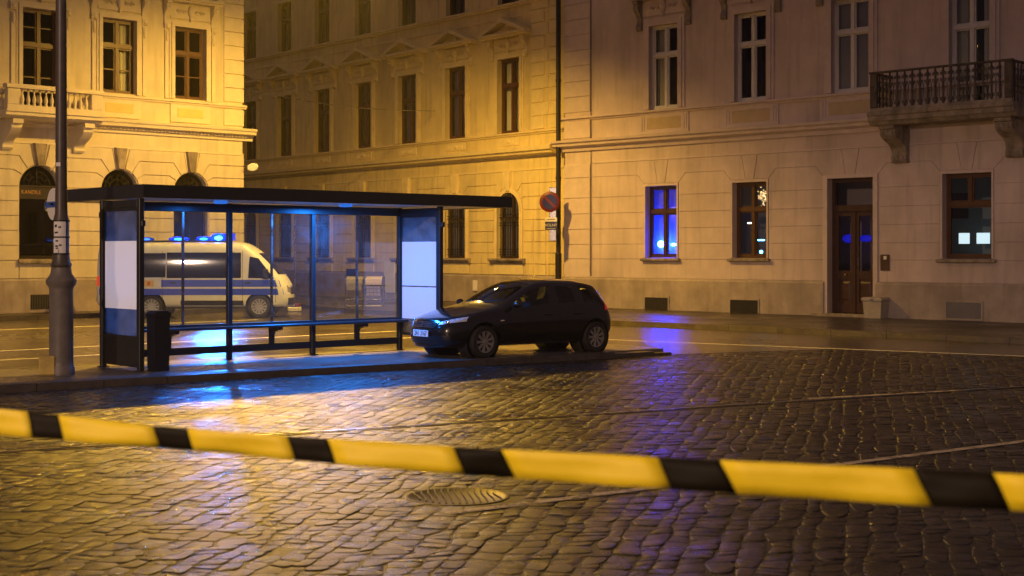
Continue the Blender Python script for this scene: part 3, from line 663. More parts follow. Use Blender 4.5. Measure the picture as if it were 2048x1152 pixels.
# --- ochre building along the side street
def building_M():
    root = empty('street_building', (1.69, 51.15, 0), R(-51.33))
    tag(root, 'ochre stucco building with pedimented windows running back along the side street', 'building')
    X0 = -40; cs = [-2.87-3.28*k for k in range(11)]
    opens = [(c-.65, c+.65, 6.36, 9.15, False) for c in cs]+[(c-.66, c+.66, 1.78, 4.21, True) for c in cs]+[(c-.62, c+.62, 11.12, 13.4, False) for c in cs]
    wall_mesh('wall', root, X0, 0.55, 0, 18, opens, STUCCO_M)
    MB().extr([(0,-.1),(-.08,-.1),(-.08,1.1),(-.05,1.16),(0,1.16)], X0, .5).build('plinth', PLINTH, root)
    r = .66; zs = 4.21-r
    lv = [1.17, 1.58, 1.98, 2.38, 2.78, 3.18, zs]
    gaps = [(.5, cs[0])]+[(cs[i], cs[i+1]) for i in range(7)]
    for i, (cr, cl) in enumerate(gaps):
        xr = .5 if i == 0 else cr-r-.2; xl = cl+r+.2
        for k in range(len(lv)-1):
            if i == 0: block(root, rect(xl, -1.42, lv[k], lv[k+1]), STUCCO_M, .035); block(root, rect(-1.38, -.72, lv[k], lv[k+1]), STUCCO_M, .05); block(root, rect(-.68, .02, lv[k], lv[k+1]), STUCCO_M, .05)
            else: block(root, rect(xl, xr, lv[k], lv[k+1]), STUCCO_M, .035)
        th = [0, R(28), R(52), R(77)]; zl = [zs, 4.02, 4.5, 4.98]; ra = r+.18
        def arcp(c, sgn, t0, t1): return [(c+sgn*ra*math.cos(t0+(t1-t0)*q/4), zs+ra*math.sin(t0+(t1-t0)*q/4)) for q in range(5)]
        for k in range(3):
            left = arcp(cl, 1, th[k], th[k+1]); rho = (zl[k+1]-zs)/math.sin(th[k+1]); rho = max(rho, ra+.02)
            zk = zs+rho*math.sin(th[k+1]); xo = cl+rho*math.cos(th[k+1])
            lo = [] if k == 0 else [(cl+(zl[k]-zs)/math.sin(th[k])*math.cos(th[k]), zl[k])]
            if i == 0: poly = lo+left+[(xo, zl[k+1]), (.02, zl[k+1]), (.02, zl[k])]
            else:
                rt = arcp(cr, -1, th[k], th[k+1]); lo2 = [] if k == 0 else [(cr-(zl[k]-zs)/math.sin(th[k])*math.cos(th[k]), zl[k])]
                poly = lo+left+[(xo, zl[k+1]), (cr-rho*math.cos(th[k+1]), zl[k+1])]+rt[::-1]+lo2
            block(root, poly, STUCCO_M, .035)
    for i, c in enumerate(cs[:8]):
        b = MB(); 
        arc = lambda rr, n=18: [(c+rr*math.cos(math.pi*t/n), zs+rr*math.sin(math.pi*t/n)) for t in range(n+1)]
        for o1, o2, yy in ((r, r+.17, -.055), (r, r+.08, -.08)):
            a1, a2 = arc(o1), arc(o2)
            for t in range(18): b.prism([a1[t], a2[t], a2[t+1], a1[t+1]], yy, .0)
            b.box(c-o2, c-o1, yy, .001, 1.78, zs); b.box(c+o1, c+o2, yy, .001, 1.78, zs)
        b.build('architrave', TRIM_M, root)
        MB().prism([(c-.19,5.0),(c-.12,4.24),(c+.12,4.24),(c+.19,5.0)], -.12, 0, [(c-.17,4.98),(c-.10,4.27),(c+.10,4.27),(c+.17,4.98)]).build('keystone', TRIM_M, root)
        MB().extr([(.2,1.60),(-.13,1.60),(-.17,1.68),(-.24,1.71),(-.24,1.775),(.2,1.79)], c-1.0, c+1.0).build('sill', OLDSTONE, root)
        MB().cbox(c-.86, c+.86, -.07, .01, 1.18, 1.595, .02).build('apron', TRIM_M, root)
        f = MB(); f.box(c-r, c-r+.07, .16, .24, 1.78, zs+.2); f.box(c+r-.07, c+r, .16, .24, 1.78, zs+.2); f.box(c-.04, c+.04, .16, .24, 1.8, zs+r); f.box(c-r, c+r, .14, .24, 3.2, 3.3); f.box(c-r, c+r, .16, .24, 1.78, 1.87)
        w = f.build('window', WOOD_BROWN, root)
        a1 = arc(r-.01)
        MB().add([(c-r,.2,1.8)]+[(x,.2,z) for x, z in a1[::-1]]+[(c+r,.2,1.8)], [tuple(range(21))[::-1]]).build('pane', GLASS, w)
        MB().box(c-r, c+r, .34, .36, 1.8, zs+r).build('blind', CURTAIN if i % 3 != 2 else BLIND, w)
        g = MB()
        for k in range(9):
            x = c-r+.08+k*(2*r-.16)/8; h = zs+math.sqrt(max(.01, r*r-(x-c)**2))-.03; g.box(x-.013, x+.013, .05, .07, 1.8, h)
        for z in (1.92, 2.02, 2.12, 3.0, 3.1, 3.3, 3.4): g.box(c-r, c+r, .044, .056, z-.012, z+.012)
        for k in range(8):
            x = c-r+.08+(k+.5)*(2*r-.16)/8
            g.tube([(x+.05*math.cos(q*.8), .04, 3.2+.06*math.sin(q*.8)) for q in range(9)], .009, 4)
        g.build('window_grille', IRON, w)
    MB().extr([(0,4.98),(-.03,4.98),(-.03,5.02),(0,5.02)], X0, .5).build('band', TRIM_M, root)
    MB().extr([(0,5.45),(-.06,5.45),(-.08,5.5),(-.26,5.55),(-.28,5.62),(-.36,5.66),(-.38,5.80),(0,5.84)], X0, -.12).build('cornice', TRIM_M, root)
    MB().extr([(0,6.26),(-.04,6.26),(-.06,6.31),(-.11,6.33),(-.11,6.38),(0,6.40)], X0, .5).build('sill_course', TRIM_M, root)
    MB().extr([(0,11.0),(-.1,11.0),(-.12,11.06),(-.18,11.08),(-.18,11.14),(0,11.16)], X0, .5).build('cornice', TRIM_M, root)
    MB().extr([(0,10.62),(-.04,10.62),(-.04,10.68),(0,10.68)], X0, .5).build('band', TRIM_M, root)
    MB().extr([(0,15.0),(-.2,15.0),(-.6,15.4),(-.65,15.6),(0,15.6)], X0, .5).build('cornice', TRIM_M, root)
    for i, c in enumerate(cs):
        window(root, c-.65, c+.65, 6.40, 9.15, WOOD_BROWN, curtain='full' if i < 7 else None, tr=.36)
        architrave(root, c-.65, c+.65, 6.40, 9.15, TRIM_M, .22, .07)
        if i < 9:
            frieze(root, c-.85, c+.85, 9.42, 9.86, TRIM_M)
            for s in (-1, 1): console(root, c+s*1.0, 9.12, TRIM_M, .22, .78)
            pediment(root, c-1.36, c+1.36, 9.9, TRIM_M, .55, .42)
            fp = MB().box(c-.62, c+.62, -.03, .004, 5.93, 6.2); fp.sphere((c, -.03, 6.06), (.14,.03,.08))
            for s in (-1, 1): fp.tube([(c+s*(.18+.3*t/10), -.03, 6.06+.06*math.sin(t*1.1)) for t in range(11)], .02, 5)
            fp.build('apron_panel', TRIM_M, root, True)
        window(root, c-.62, c+.62, 11.16, 13.4, WOOD_BROWN, curtain='left' if i == 5 else None)
        architrave(root, c-.62, c+.62, 11.16, 13.4, TRIM_M, .16, .05)
    z = 6.42; k = 0
    while z < 15:
        w = .95 if k % 2 else .72
        block(root, rect(-1.55, -1.55+w, z, z+.47), TRIM_M, .045, 'quoin'); block(root, rect(-.55, .0, z, z+.47), TRIM_M, .045, 'quoin')
        z += .48; k += 1
    # pale notice board and small blue plate on the wall
    nb = MB().cbox(-10.98, -10.2, -.13, -.09, .35, 1.62, .015).build('notice_board', PAPER, root)
    MB().cbox(-13.9, -13.1, -.12, -.09, 1.02, 1.3, .01).build('street_plate', SIGNBLUE, root)
    MB().cbox(-4.9, -4.66, -.16, -.09, .55, .95, .015).build('meter_box', PAPER, root)
    return root
building_M()

# --- buff building on the right
RMETA = {}
def building_R():
    root = empty('facade_building', (1.851, 50.649, 0), R(-45)); RMETA['root'] = root
    tag(root, 'buff stucco building with white first floor windows, brown door and iron balcony', 'building')
    X1 = 27.0
    W = [(3.66, 4.98), (7.2, 8.49), (14.39, 15.85), (18.1, 19.5), (21.8, 23.2)]; D = (10.67, 12.21); ZT = 4.19
    F1 = [(3.84, 5.04), (7.3, 8.5), (10.82, 12.08), (14.61, 15.82), (18.2, 19.4), (21.8, 23.0)]
    opens = [(a, b, 1.82, ZT, False) for a, b in W]+[(D[0], D[1], .12, ZT, False)]+[(a, b, 6.70 if i != 3 else 6.0, 9.46, False) for i, (a, b) in enumerate(F1)]
    opens += [(a, b, 11.6, 14.0, False) for a, b in F1]
    gr = [(3.71, 4.68), (7.18, 8.23)]
    wall_mesh('wall', root, 0, X1, -.1, 16, opens, STUCCO_R, reveal=.3)
    # plinth, interrupted by the door
    prof = [(0,-.1),(-.1,-.1),(-.1,1.08),(-.06,1.15),(0,1.15)]
    MB().extr(prof, -.02, D[0]-.1).build('plinth', PLINTH, root); MB().extr(prof, D[1]+.1, X1).build('plinth', PLINTH, root)
    for i, (a, b) in enumerate(gr+[(14.56, 15.59), (18.3, 19.3)]):
        z0, z1 = (.10, .52) if i < 2 else (.18, .62)
        fr = MB(); fr.box(a-.05, a, -.125, -.1, z0-.05, z1+.05); fr.box(b, b+.05, -.125, -.1, z0-.05, z1+.05); fr.box(a, b, -.125, -.1, z1, z1+.05); fr.box(a, b, -.125, -.1, z0-.05, z0)
        g = fr.build('cellar_grille', PLINTH, root)
        if i < 2:
            MB().box(a, b, -.106, -.1005, z0, z1).build('cellar_opening', ROOMDARK, g)
            bb = MB()
            for k in range(13): x = a+(b-a)*(k+.5)/13; bb.box(x-.009, x+.009, -.118, -.108, z0, z1)
            for k in range(6): z = z0+(z1-z0)*(k+.5)/6; bb.box(a, b, -.121, -.1185, z-.008, z+.008)
            bb.build('mesh', IRON, g)
        else: MB().box(a, b, -.112, -.1005, z0, z1).build('cover_plate', mat('grey_plate', (.16,.15,.16), .5, var=.2), g)
    # courses
    lv = [1.15, 1.78, 2.28, 2.80, 3.33, 3.88, 4.58]; ops = sorted([(a, b, 'w') for a, b in W]+[(D[0], D[1], 'd')])
    edges = [(1.30, None)]+[(o[1], o[2]) for o in ops]; nxt = [(o[0], o[2]) for o in ops]+[(X1, None)]
    for k in range(6):
        z0, z1 = lv[k], lv[k+1]
        if k == 0:
            spans = [(1.30, D[0]-.16), (D[1]+.16, X1)]
            for a, b in spans: block(root, rect(a, b, z0, z1), STUCCO_R, .035)
            continue
        for (a, ta), (b, tb) in zip(edges, nxt):
            ma = 0 if ta is None else (.16 if ta == 'd' else .07); mb = 0 if tb is None else (.16 if tb == 'd' else .07)
            if k < 5: block(root, rect(a+ma, b-mb, z0, z1), STUCCO_R, .035)
            else:
                sa = 0 if ta is None else .27; sb = 0 if tb is None else .27; zt = ZT+.09
                block(root, [(a+ma, z0), (b-mb, z0), (b-mb, zt), (b-mb-sb, z1), (a+ma+sa, z1), (a+ma, zt)], STUCCO_R, .035)
    zt = ZT+.09
    cks = [((a+b)/2) for a, b, _ in ops]; prev = None
    seq = list(zip(ops, cks))
    for i in range(len(seq)+1):
        poly = []
        if i == 0: poly += [(1.30, 4.58), (1.30, 5.05)]
        else:
            (a, b, t), c = seq[i-1]; m = .16 if t == 'd' else .07
            poly += [(b+m+.27, 4.58), (b+m, zt), (c+.155, zt), (c+.3, 5.05)]
        if i == len(seq): poly += [(X1, 5.05), (X1, 4.58)]
        else:
            (a, b, t), c = seq[i]; m = .16 if t == 'd' else .07
            poly += [(c-.3, 5.05), (c-.155, zt), (a-m, zt), (a-m-.27, 4.58)]
        block(root, poly, STUCCO_R, .035)
    for c in cks: block(root, [(c-.30,5.05),(c-.155,zt),(c+.155,zt),(c+.30,5.05)], STUCCO_R, .05, 'keystone')
    # quoins
    z = 1.15; k = 0; heights = [.63, .5, .52, .53, .55, .7, .47]
    for h in heights: block(root, rect(-.03, 1.20, z, z+h), TRIM_R, .06, 'quoin'); z += h
    z = 6.85
    while z < 15.8: block(root, rect(-.03, 1.20, z, z+.53), TRIM_R, .06, 'quoin'); z += .535
    block(root, rect(-.03, 1.20, 5.95, 6.6), TRIM_R, .06, 'quoin')
    MB().tube([(1.255, -.045, 1.2), (1.255, -.045, 15.9)], .014, 6).build('lightning_cable', IRON, root)
    # bands and cornices
    MB().extr([(0,5.05),(-.04,5.05),(-.04,5.09),(0,5.09)], 1.3, X1).build('band', TRIM_R, root)
    MB().extr([(0,5.50),(-.07,5.50),(-.09,5.56),(-.10,5.62),(-.26,5.68),(-.28,5.76),(-.36,5.80),(-.38,5.88),(0,5.92)], -.36, X1).build('cornice', TRIM_R, root)
    MB().extr([(0,6.56),(-.05,6.56),(-.07,6.61),(-.15,6.63),(-.15,6.69),(0,6.70)], -.14, X1).build('sill_course', TRIM_R, root)
    for i, (a, b) in enumerate(F1):
        if i == 3: continue
        m = MB().box(a-.42, b+.42, -.035, .004, 5.92, 6.558).build('apron', TRIM_R, root)
        MB().prism(rect(a-.12, b+.12, 6.05, 6.45), -.045, -.034, rect(a-.09, b+.09, 6.08, 6.42)).build('apron_panel', PANEL_R, root)
        for s, x in ((-1, a-.28), (1, b+.28)):
            for q in (-.05, .05): MB().box(x+q-.022, x+q+.022, -.055, -.036, 6.02, 6.5).build('fillet', TRIM_R, root)
    # ground floor windows
    for i, (a, b) in enumerate(W):
        window(root, a, b, 1.84, ZT, WOOD_BROWN if i else WOOD_DOOR, depth=.2, tr=.36, single_low=(i == 2), curtain='none')
        MB().extr([(.25,1.72),(-.13,1.72),(-.15,1.74),(-.15,1.80),(.25,1.835)], a-.14, b+.14).build('sill', OLDSTONE, root)
        fr = MB(); fr.box(a-.06, a, -.045, .0, 1.84, ZT+.08); fr.box(b, b+.06, -.045, .0, 1.84, ZT+.08); fr.box(a, b, -.045, 0, ZT, ZT+.08); fr.build('architrave', TRIM_R, root)
    # first floor windows
    cur = ['left', None, 'blind', 'sides', None, None]
    for i, (a, b) in enumerate(F1):
        z0 = 6.72 if i != 3 else 6.0
        window(root, a, b, z0, 9.46, WOOD_WHITE, depth=.12, tr=.35, curtain=cur[i])
        architrave(root, a, b, z0, 9.46, TRIM_R, .26, .08)
        frieze(root, a-.3, b+.3, 9.80, 10.3, TRIM_R)
        for s, x in ((-1, a-.42), (1, b+.42)): console(root, x, 9.35, OLDSTONE, .2, .98, 1.15)
        MB().extr([(0,10.35),(-.35,10.35),(-.38,10.42),(-.48,10.45),(-.48,10.55),(0,10.62)], a-.75, b+.75).build('hood', TRIM_R, root)
        window(root, a, b, 11.6, 14.0, WOOD_WHITE, depth=.12); architrave(root, a, b, 11.6, 14.0, TRIM_R)
    # door
    dx0, dx1 = D; y = .22
    jf = MB(); jf.box(dx0-.15, dx0, -.06, .0, .12, ZT+.1); jf.box(dx1, dx1+.15, -.06, .0, .12, ZT+.1); jf.box(dx0, dx1, -.06, 0, ZT, ZT+.1); jf.build('door_surround', TRIM_R, root)
    MB().cbox(dx0-.35, dx1+.2, -.38, .05, .06, .2, .015).build('door_step', OLDSTONE, root)
    MB().box(dx0, dx1, .05, .5, .1, .195).build('threshold', OLDSTONE, root)
    fr = MB(); fr.box(dx0, dx0+.1, y, y+.1, .2, ZT); fr.box(dx1-.1, dx1, y, y+.1, .2, ZT); fr.box(dx0+.1, dx1-.1, y, y+.1, ZT-.12, ZT); fr.box(dx0+.1, dx1-.1, y-.05, y+.1, 3.22, 3.40)
    door = fr.build('door', WOOD_DOOR, root)
    MB().add([(dx0+.1,y+.05,3.4),(dx1-.1,y+.05,3.4),(dx1-.1,y+.05,ZT-.12),(dx0+.1,y+.05,ZT-.12)], [(0,1,2,3)]).build('transom_pane', GLASS, door)
    xm = (dx0+dx1)/2
    for a, b in ((dx0+.1, xm-.02), (xm+.02, dx1-.1)):
        lf = MB(); lf.box(a, a+.12, y+.01, y+.07, .22, 3.22); lf.box(b-.12, b, y+.01, y+.07, .22, 3.22)
        for z0, z1 in ((.22,.5),(1.22,1.46),(3.08,3.22)): lf.box(a+.12, b-.12, y+.01, y+.07, z0, z1)
        lf.box(a+.12, b-.12, y+.04, y+.06, .5, 1.22); lf.prism(rect(a+.16, b-.16, .58, 1.14), y+.015, y+.04, rect(a+.2, b-.2, .63, 1.09))
        L_ = lf.build('door_leaf', WOOD_DOOR, door)
        MB().add([(a+.12,y+.045,1.46),(b-.12,y+.045,1.46),(b-.12,y+.045,3.08),(a+.12,y+.045,3.08)], [(0,1,2,3)]).build('door_pane', GLASS, door)
    MB().box(xm-.035, xm+.035, y-.02, y+.012, .22, 3.22).build('astragal', WOOD_DOOR, door)
    MB().tube([(xm+.14,y-.04,1.62),(xm+.14,y-.05,1.85)], .014, 6).build('handle', CHROME, door, True)
    MB().sphere((xm-.3, y-.02, 1.34), .04).build('knob', mat('brass', (.6,.42,.18), .3, metal=1), door, True)
    ip = MB().cbox(12.45, 12.74, -.06, -.034, 1.48, 1.94, .008).build('doorbell_panel', mat('bronze_plate', (.12,.07,.05), .4, metal=.5, var=.2), root)
    MB().cbox(12.56, 12.66, -.066, -.0602, 1.80, 1.90, .003).build('name_plate', PAPER, ip)
    # balcony
    xb0, xb1, ob = 12.75, 16.95, 1.1
    sl = MB().extr([(0,5.58),(-ob+.12,5.58),(-ob+.05,5.66),(-ob-.02,5.70),(-ob-.02,5.82),(-ob-.07,5.85),(-ob-.07,5.95),(0,5.955)], xb0-.07, xb1+.07).build('balcony', OLDSTONE, root)
    MB().box(xb0, xb1, -ob-.0, -ob+.1, 5.957, 6.05).build('rail_base', OLDSTONE, sl)
    MB().cbox(xb0-.03, xb1+.03, -ob-.03, -ob+.09, 7.02, 7.075, .01).build('rail', DARKRAIL, sl)
    for x in (xb0+.1, xb1-.1): MB().cbox(x-.11, x+.11, -ob-.01, -ob+.11, 6.052, 7.018, .02).build('pier', DARKRAIL, sl)
    n = 16
    for k in range(n):
        x = xb0+.36+(xb1-xb0-.72)*k/(n-1); bb = MB()
        bb.tube([(x, -ob+.05, 6.05), (x, -ob+.05, 7.02)], [.028, .028], 6); bb.sphere((x, -ob+.05, 6.15), (.055,.055,.08), 8, 5); bb.sphere((x, -ob+.05, 6.62), (.045,.045,.06), 8, 5); bb.sphere((x, -ob+.05, 6.9), (.05,.05,.06), 8, 5)
        bb.build('baluster', DARKRAIL, sl, True)
        if k < n-1:
            sc_ = MB(); xm_ = x+(xb1-xb0-.72)/(n-1)/2
            for s in (-1, 1):
                for z0, sz in ((6.86, 1), (6.70, -1), (6.17, 1)):
                    sc_.tube([(xm_+s*(.055+.045*(1-q/13)*math.cos(q*.7)), -ob+.05, z0+sz*.055*(1-q/13)*math.sin(q*.7)) for q in range(12)], .014, 5)
            sc_.tube([(xm_, -ob+.05, 6.22), (xm_, -ob+.05, 6.64)], .012, 5)
            sc_.build('scrollwork', DARKRAIL, sl, True)
    for x in (xb0+.04, xb1-.04):
        MB().box(x-.04, x+.04, -ob+.12, 0, 7.0, 7.06).build('rail', DARKRAIL, sl)
        for k in range(5):
            yy = -ob+.25+k*.19; bb = MB(); bb.tube([(x, yy, 5.95), (x, yy, 7.0)], .026, 6); bb.sphere((x, yy, 6.6), (.05,.05,.07), 8, 5); bb.tube([(x, yy+.09+.06*math.cos(q*.7), 6.75+.1*math.sin(q*.7)) for q in range(10)], .014, 5); bb.tube([(x, yy+.09+.06*math.cos(q*.7), 6.3+.1*math.sin(q*.7)) for q in range(10)], .014, 5); bb.build('baluster', DARKRAIL, sl, True)
    for x in (xb0+.38, xb1-.38):
        p = [(0,4.55),(-.16,4.55),(-.22,4.62),(-.22,4.72),(-.17,4.8),(-.22,4.95),(-.36,5.08),(-.58,5.16),(-.74,5.24),(-.82,5.34),(-.80,5.46),(-.88,5.48),(-.88,5.578),(0,5.578)]
        b = MB().extr(p, x-.24, x+.24)
        for s in (-.14, 0, .14): b.sphere((x+s, -.72, 5.36), (.055, .14, .11), 8, 6); b.sphere((x+s, -.17, 4.66), (.06,.09,.09), 8, 6)
        b.build('bracket', OLDSTONE, sl, True)
    # rooms behind the ground floor windows, with lights and added glows behind the panes
    def room(a, b, z0, z1, depth, m, ext=.5):
        o = MB().add([(a-ext,.36,z0),(b+.3,.36,z0),(b+.3,depth,z0),(a-ext,depth,z0),(a-ext,.36,z1),(b+.3,.36,z1),(b+.3,depth,z1),(a-ext,depth,z1)],
             [(0,1,2,3),(4,7,6,5),(3,2,6,7),(0,3,7,4),(1,5,6,2)]).build('room', m, root); return o
    white = mat('white_room', (.6, .58, .6), .9)
    r1 = room(3.66, 4.98, .9, 4.6, .86, white)
    lb = emitter('pane_glow_blue', (.006, .030, 1.0), 300)  # glowing blobs added for the beacon's blue reflection in this window
    MB().sphere((3.80, .62, 2.28), (.14, .09, .12)).build('pane_glow_blue', lb, r1, True); MB().sphere((4.33, .62, 2.26), (.11, .06, .05)).build('pane_glow_blue', lb, r1, True)
    r2 = room(7.2, 8.49, .9, 4.6, 2.6, mat('grey_room', (.30,.27,.25), .9), 1.8)
    warm = emitter('warm_bulb', (1, .62, .25), 9); cy = emitter('cyan_lamp', (.1, .55, 1), 14)
    ch = MB()
    for k in range(60): ch.sphere((7.78+random.gauss(0,.08), .8+random.gauss(0,.08), 3.78+random.gauss(0,.13)), .009, 6, 4)
    ch.build('chandelier', warm, r2); MB().box(6.75, 7.02, 1.4, 1.44, 2.93, 2.97).build('strip_light', emitter('pale_strip', (1,.8,.6), 6), r2)
    MB().sphere((7.42, 1.2, 2.02), .055).build('desk_lamp', cy, r2, True); MB().box(7.0, 7.25, 1.6, 1.64, 2.38, 2.42).build('strip_light', cy, r2)
    r3 = room(14.39, 15.85, .9, 4.6, 4.0, mat('office_room', (.22,.26,.28), .9), 2.4)
    ff = emitter('pale_glow', (.72, .92, 1.0), 1.1)  # glowing panels added for the white reflections in this window
    for x0, x1 in ((13.33, 13.66), (13.90, 14.30)): MB().cbox(x0, x1, 2.9, 2.96, 2.26, 2.58, .01).build('glow_panel', ff, r3)
    for x0, x1 in ((13.5, 13.75), (13.95, 14.2), (14.4, 14.6)): MB().box(x0, x1, 2.2, 2.5, 1.92, 1.95).build('glow_panel', emitter('warm_glow', (1,.8,.55), 1.6), r3)
    MB().box(13.3, 13.9, 2.4, 2.42, 3.0, 3.75).build('notice_board', mat('navy_board', (.02,.025,.06), .7), r3)
    r4 = room(10.67, 12.21, .2, 4.6, 1.5, mat('hall_room', (.34,.28,.27), .9), 1.0)
    MB().sphere((10.75, 1.0, 2.42), (.22,.06,.13)).build('hall_glow_blue', emitter('blue_hall', (.004,.012,1), .4), r4, True); MB().sphere((11.35, 1.0, 2.42), (.26,.06,.10)).build('hall_glow_blue', emitter('blue_hall', (.004,.012,1), .4), r4, True)  # glowing blobs added for the blue glow in the door panes
    return root
building_R()

# ------------------------------------------------------------------ bus shelter
def shelter():
    root = empty('bus_shelter', (-6.8, 24.12, IZ-.004), R(42))
    tag(root, 'dark metal and glass bus shelter with flat roof, end panels and bench', 'bus shelter')
    LN = 6.2; DL, DR = 1.30, 1.25; TOP = 2.60
    posts = [(0,0),(2.40,0),(4.17,0),(LN,0),(.0,-DL),(LN,-DR)]
    for x, y in posts: 
        m = MB().cbox(x-.045, x+.045, y-.045, y+.045, 0, TOP+.16, .008); m.box(x-.075, x+.075, y-.075, y+.075, 0, .012); m.build('post', DARKMETAL, root)
    MB().cbox(.047, LN-.047, -.06, .06, TOP, TOP+.155, .008).build('beam', DARKMETAL, root)
    for x, d in ((0, DL), (LN, DR)):
        MB().cbox(x-.04, x+.04, -d+.047, -.062, TOP+.02, TOP+.14, .008).build('beam', DARKMETAL, root)
    # roof
    x0, x1, y0, y1 = -.03, 7.85, -1.45, 1.35; z0, z1 = 2.79, 2.98
    b = MB(); e = .10
    b.box(x0, x1, y0, y0+e, z0-.02, z1); b.box(x0, x1, y1-e, y1, z0-.02, z1); b.box(x0, x0+e, y0+e, y1-e, z0-.02, z1); b.box(x1-e, x1, y0+e, y1-e, z0-.02, z1)
    b.box(x0+e, x1-e, y0+e, y1-e, z1-.05, z1-.008)
    roof = b.build('roof', DARKMETAL, root)
    n = 6
    for k in range(n+1):
        x = x0+e+(x1-x0-2*e)*k/n; MB().box(x-.05, x+.05, y0+e, y1-e, z0, z1-.052).build('rafter', DARKMETAL, roof)
    for k in range(n):
        xa = x0+e+(x1-x0-2*e)*k/n+.052; xb = x0+e+(x1-x0-2*e)*(k+1)/n-.052
        MB().box(xa, xb, y0+e+.01, y1-e-.01, z0-.012, z0+.01).build('ceiling_panel', CEIL, roof)
    for lx, ly, k in ((1.75, -.8, .16), (4.35, -.8, 1.0)):  # the second lamp is added to fill the shelter with blue light
        MB().lathe([(0,-.02),(.10,-.015),(.12,.0),(.12,.03)], 20, cx=lx, cy=ly, cz=z0-.05).build('ceiling_lamp', emitter('shelter_lamp', (.03,.22,1.0), .7), roof, True)
        ld = bpy.data.lights.new('shelter_light', 'AREA'); ld.shape = 'DISK'; ld.size = .4; ld.energy = SHELTER_P*k; ld.color = (.015,.24,1.0)
        lo = bpy.data.objects.new('shelter_light', ld); C.objects.link(lo); lo.parent = root; lo.location = (lx, ly, z0-.085)
    # glazing of the back wall
    bays = [(.05, 1.46), (1.50, 2.35), (2.45, 3.26), (3.30, 4.12), (4.22, 5.16), (5.20, LN-.05)]
    for xa, xb in bays: MB().box(xa, xb, -.005, .005, .64, TOP-.01).build('pane', SHGLASS, root)
    for x in (1.48, 3.28, 5.18): MB().box(x-.018, x+.018, -.02, .02, .64, TOP).build('mullion', STEEL, root)
    MB().cbox(.047, LN-.047, -.36, -.05, .555, .605, .012).build('bench_seat', DARKMETAL, root)
    MB().cbox(.047, LN-.047, -.04, .03, .58, .64, .008).build('bench_rail', DARKMETAL, root)
    MB().cbox(.047, LN-.047, -.03, .03, .12, .25, .008).build('bottom_rail', DARKMETAL, root)
    for x in (1.2, 3.28, 5.18):
        MB().extr([(-.03,.25),(.03,.25),(.03,.55),(-.30,.55),(-.30,.50),(-.06,.45),(-.03,.40)], x-.045, x+.045).build('bench_bracket', DARKMETAL, root)
    # end panels
    for x, d in ((0, DL), (LN, DR)):
        low = .50 if x == 0 else .30
        f = MB(); f.box(x-.025, x+.025, -d+.047, -.047, low, low+.05); f.box(x-.025, x+.025, -d+.047, -.047, TOP-.03, TOP+.02)
        f.box(x-.025, x+.025, -d+.047, -d+.09, low+.05, TOP-.03); f.box(x-.025, x+.025, -.09, -.047, low+.05, TOP-.03)
        ep = f.build('end_frame', DARKMETAL, root)
        MB().box(x-.005, x+.005, -d+.09, -.09, low+.05, TOP-.03).build('end_pane', ENDGLASS, ep)
        za, zb = (.98, 2.08) if x == 0 else (.62, 2.10)
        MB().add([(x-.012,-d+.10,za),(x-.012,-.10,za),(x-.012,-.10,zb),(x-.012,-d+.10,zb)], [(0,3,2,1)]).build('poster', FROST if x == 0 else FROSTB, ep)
        if x == 0: MB().box(x-.015, x+.015, -d+.047, -.047, .05, low).build('kick_plate', DARKMETAL, ep)
        else: MB().box(x-.02, x+.02, -d+.09, -.09, 1.235, 1.255).build('poster_joint', STEEL, ep)
    for x, y, z in ((.0,-DL-.06,2.36),(LN,-DR-.06,2.42),(0,.07,2.52)):
        MB().cbox(x-.035, x+.035, y-.05, y+.03, z-.05, z+.05, .01).build('clamp', BLACKPLASTIC, root)
    return root
shelter()
# litter bin beside the shelter post
bn = empty('litter_bin', (-5.66, 23.20, IZ-.004), R(42)); tag(bn, 'black plastic litter bin beside the shelter end panel', 'litter bin')
m = MB(); w0, w1 = .125, .135
m.add([(-w0,-w0,0),(w0,-w0,0),(w0,w0,0),(-w0,w0,0),(-w1,-w1,.86),(w1,-w1,.86),(w1,w1,.86),(-w1,w1,.86)], [(0,3,2,1),(4,5,6,7),(0,1,5,4),(1,2,6,5),(2,3,7,6),(3,0,4,7)])
m.build('bin_body', BLACKPLASTIC, bn); MB().prism([(-.145,.865),(.145,.865),(.145,.92),(.09,.965),(-.09,.965),(-.145,.92)], -.145, .145).build('bin_lid', BLACKPLASTIC, bn)
MB().box(-.12,.12,-.15,-.145,.87,.9).build('lid_rim', BLACKPLASTIC, bn)

# ------------------------------------------------------------------ lamppost with notices and round sign
lp = empty('lamppost', (-7.01, 22.55, IZ-.004)); tag(lp, 'tall cast iron lamppost with thick fluted base at the platform end', 'lamppost')
MB().lathe([(.205,0),(.205,.10),(.185,.13),(.183,.2),(.18,1.32),(.19,1.36),(.225,1.40),(.235,1.46),(.19,1.52),(.165,1.56),(.15,1.66)], 28).build('base', POLE, lp, True)
MB().lathe([(.145,1.66),(.16,1.70),(.135,1.76),(.125,1.85),(.12,1.87),(.12,2.4),(.115,2.42),(.095,2.5),(.088,3.0),(.075,9.0),(.06,10.5)], 24).build('shaft', POLE_DARK, lp, True)
for z0, z1 in ((2.14,2.38),(1.88,2.125)):
    pts = [(.128*math.cos(R(a)), .128*math.sin(R(a))) for a in range(-130, -39, 10)]; v = []
    for x, y in pts: v += [(x, y, z0), (x, y, z1)]
    nt = MB().add(v, [(2*i, 2*i+2, 2*i+3, 2*i+1) for i in range(len(pts)-1)]).build('notice', PAPER, lp, True)
    for q in range(5):
        a = R(-95+random.uniform(-16,16)); MB().box(-.02,.02,-.001,.001,-.012,.012).build('print', INK, nt, loc=(.1305*math.cos(a), .1305*math.sin(a), z0+random.uniform(.04,.2)))
